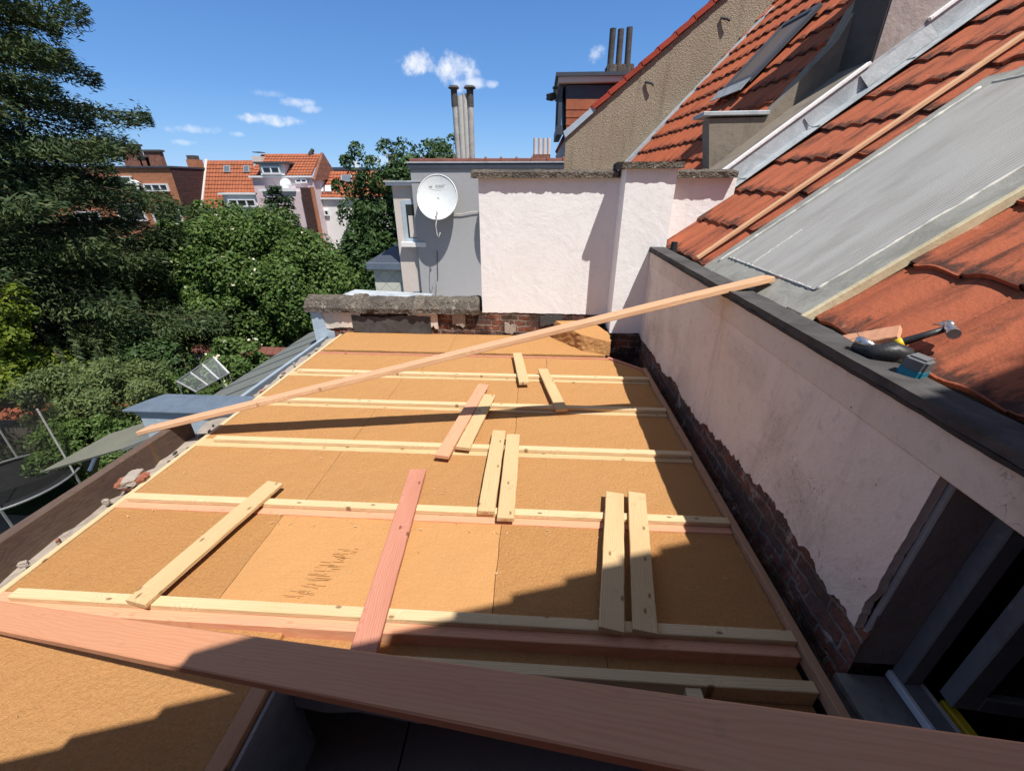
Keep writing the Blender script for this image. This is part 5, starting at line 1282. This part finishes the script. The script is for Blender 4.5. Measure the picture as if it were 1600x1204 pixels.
# C: right-hand house
hc = thing('terrace_house', 'white house with an orange roof and open roof window right of the pink one', 'house', (-15.5, 37, GZ))
Yc = 36.4
l0, l1 = H(497, 308, Yc), H(612, 310, Yc); l1 = Vector((l1.x, Yc, l0.z)); hz = H(500, 268, 38.6); h0 = Vector((l0.x, 38.6, hz.z))
roofplane(hc, l0, l1, h0)
build('wall', MB().box((l0.x, Yc + .1, GZ - 1), (l1.x, 42, l0.z - .02)), 'render_far_white', hc)
build('gutter', MB().box((l0.x - .1, Yc - .14, l0.z - .16), (l1.x + .1, Yc + .09, l0.z - .03)), 'window_white', hc)
nC = (l1 - l0).cross(h0 - l0).normalized(); nC = nC if nC.z > 0 else -nC; lC = l0.copy()
def on_c(px, py): d_ = ray(px, py); return CAM + d_ * ((lC - CAM).dot(nC) / d_.dot(nC))
for (x0, y0, x1, y1, mm_) in [(534, 276, 551, 286, 'glass_sky'), (497, 292, 507, 302, 'window_white'), (509, 292, 519, 302, 'window_white')]:
    q_ = [on_c(x0, y1), on_c(x1, y1), on_c(x1, y0), on_c(x0, y0)]; rw = build('roof_window', MB().prism([p_ + nC * .03 for p_ in q_], nC * .14), 'lead', hc); cq = sum(q_, Vector()) / 4
    build('pane', MB().prism([cq + (p_ - cq) * .84 + nC * .172 for p_ in q_], nC * .01), mm_, rw)
window(hc, 508, 328, 514, 337, Yc + .08, 1)
# D: brick house on the left with brown flank
hdh = thing('brick_house', 'orange brick house half hidden by the cedar boughs', 'house', (-33, 34.6, GZ))
Yd = 34.0
xr_ = H(266, 262, Yd).x; zt_ = H(262, 262, Yd).z; xl_ = H(150, 262, Yd).x - 6
build('wall', MB().box((xl_, Yd, GZ - 1), (xr_, Yd + 6.8, zt_)), 'brick_house', hdh)
build('roof', MB().box((xl_, Yd - .15, zt_ + .001), (xr_ + .1, Yd + 6.95, zt_ + .12)), 'fascia_dark', hdh)
window(hdh, 229, 287, 262, 299, Yd - .01, 3); window(hdh, 245, 324, 281, 350, Yd - .01, 2); window(hdh, 190, 318, 222, 345, Yd - .01, 2); window(hdh, 128, 330, 155, 352, Yd - .01, 2); window(hdh, 175, 275, 205, 295, Yd - .01, 2)
for (x0, x1, yt) in [(197, 213, 228), (232, 248, 237), (222, 231, 246)]:
    a, b = H(x0, 262, Yd + 2.5), H(x1, yt, Yd + 2.5); cs_ = build('chimney', MB().box((a.x, Yd + 2.5, a.z - .5), (b.x, Yd + 2.9, b.z)), 'brick_red', hdh)
    build('chimney_cap', MB().box((a.x - .1, Yd + 2.4, b.z + .001), (b.x + .1, Yd + 3.0, b.z + .14)), 'pipe_dark', cs_)
a = H(210, 291, Yd - .4); build('dish', MB().tube([a, a + Vector((.05, -.08, .04))], [.5, .46], 20), 'dish_white', hdh)
he = hdh; Ye = 36.6
build('flank', MB().prism([(xr_ + .01, Yd - .05, GZ - 1), (xr_ + .01, Yd - .05, zt_ + .05), (xr_ + .01, Yd + 6.9, zt_ + .05), (xr_ + .01, Yd + 6.9, GZ - 1)], (.03, 0, 0)), 'brick_flank', hdh)
a, b = H(294, 262, Ye + .4), H(305, 249, Ye + .4); cs_ = build('chimney', MB().box((a.x, Ye + .4, a.z - .4), (b.x, Ye + 1.2, b.z)), 'brick_house', he); build('pot', MB().box((a.x + .05, Ye + .5, b.z + .001), (b.x - .15, Ye + 1.1, b.z + .3)), 'pipe_dark', cs_)
a, b = H(285, 352, 33.5), H(318, 376, 33.5); ex2 = build('annex', MB().box((a.x, 33.9, GZ - 1), (b.x + 1, 36.5, a.z)), 'render_far_white', he); build('annex_edge', MB().box((a.x - .1, 33.8, a.z + .001), (b.x + 1.1, 36.5, a.z + .25)), 'fascia_dark', ex2)
# E: distant flat block
hf = thing('flat_block', 'distant low block with a dark flat roof above the right orange roof', 'building', (-17, 48, GZ))
a, b = H(500, 268, 48), H(563, 263, 48); build('wall', MB().box((a.x, 48, GZ), (b.x, 54, b.z - .2)), 'brick_red', hf); build('roof_edge', MB().box((a.x - .2, 47.8, b.z - .19), (b.x + .2, 54, b.z + .1)), 'fascia_dark', hf)
a = H(557, 262, 47); build('roof_vent', MB().tube([a, a + ZU * .6], .25, 8), 'window_white', hf)
a, b = H(608, 262, 30), H(614, 241, 30); dcn = thing('chimney', 'slim distant chimney poking out of the tree right of the orange roofs', 'chimney', (a.x, 30, GZ)); build('stack', MB().box((a.x, 30, GZ), (b.x, 30.3, b.z - .15)), 'cement_pale', dcn); build('cap', MB().box((a.x - .08, 29.9, b.z - .149), (b.x + .08, 30.4, b.z)), 'cement_pale', dcn)

# ------------------------------------------------------------------ taller neighbour behind the viewpoint (throws the big stepped shadow)
hg = thing('gable_house', 'tall neighbouring gable directly behind the viewpoint', 'house', (1, -.3, GZ))
vx, vz, yc = 1.091, 3.488, -.25; t38 = math.tan(R(38))
def vg(x): return vz + (x - vx) * t38
pts = [(-2.6, yc, GZ), (-2.6, yc, vg(-2.6))]
st = .30; x = -2.6
while x < 5.6:
    pts += [(x + st, yc, vg(x + st) - .012), (x + st, yc, vg(x + st) + .045)]; x += st
pts += [(x, yc, GZ)]
build('gable_wall', MB().prism(pts, (0, -.25, 0)), 'brick_red', hg)
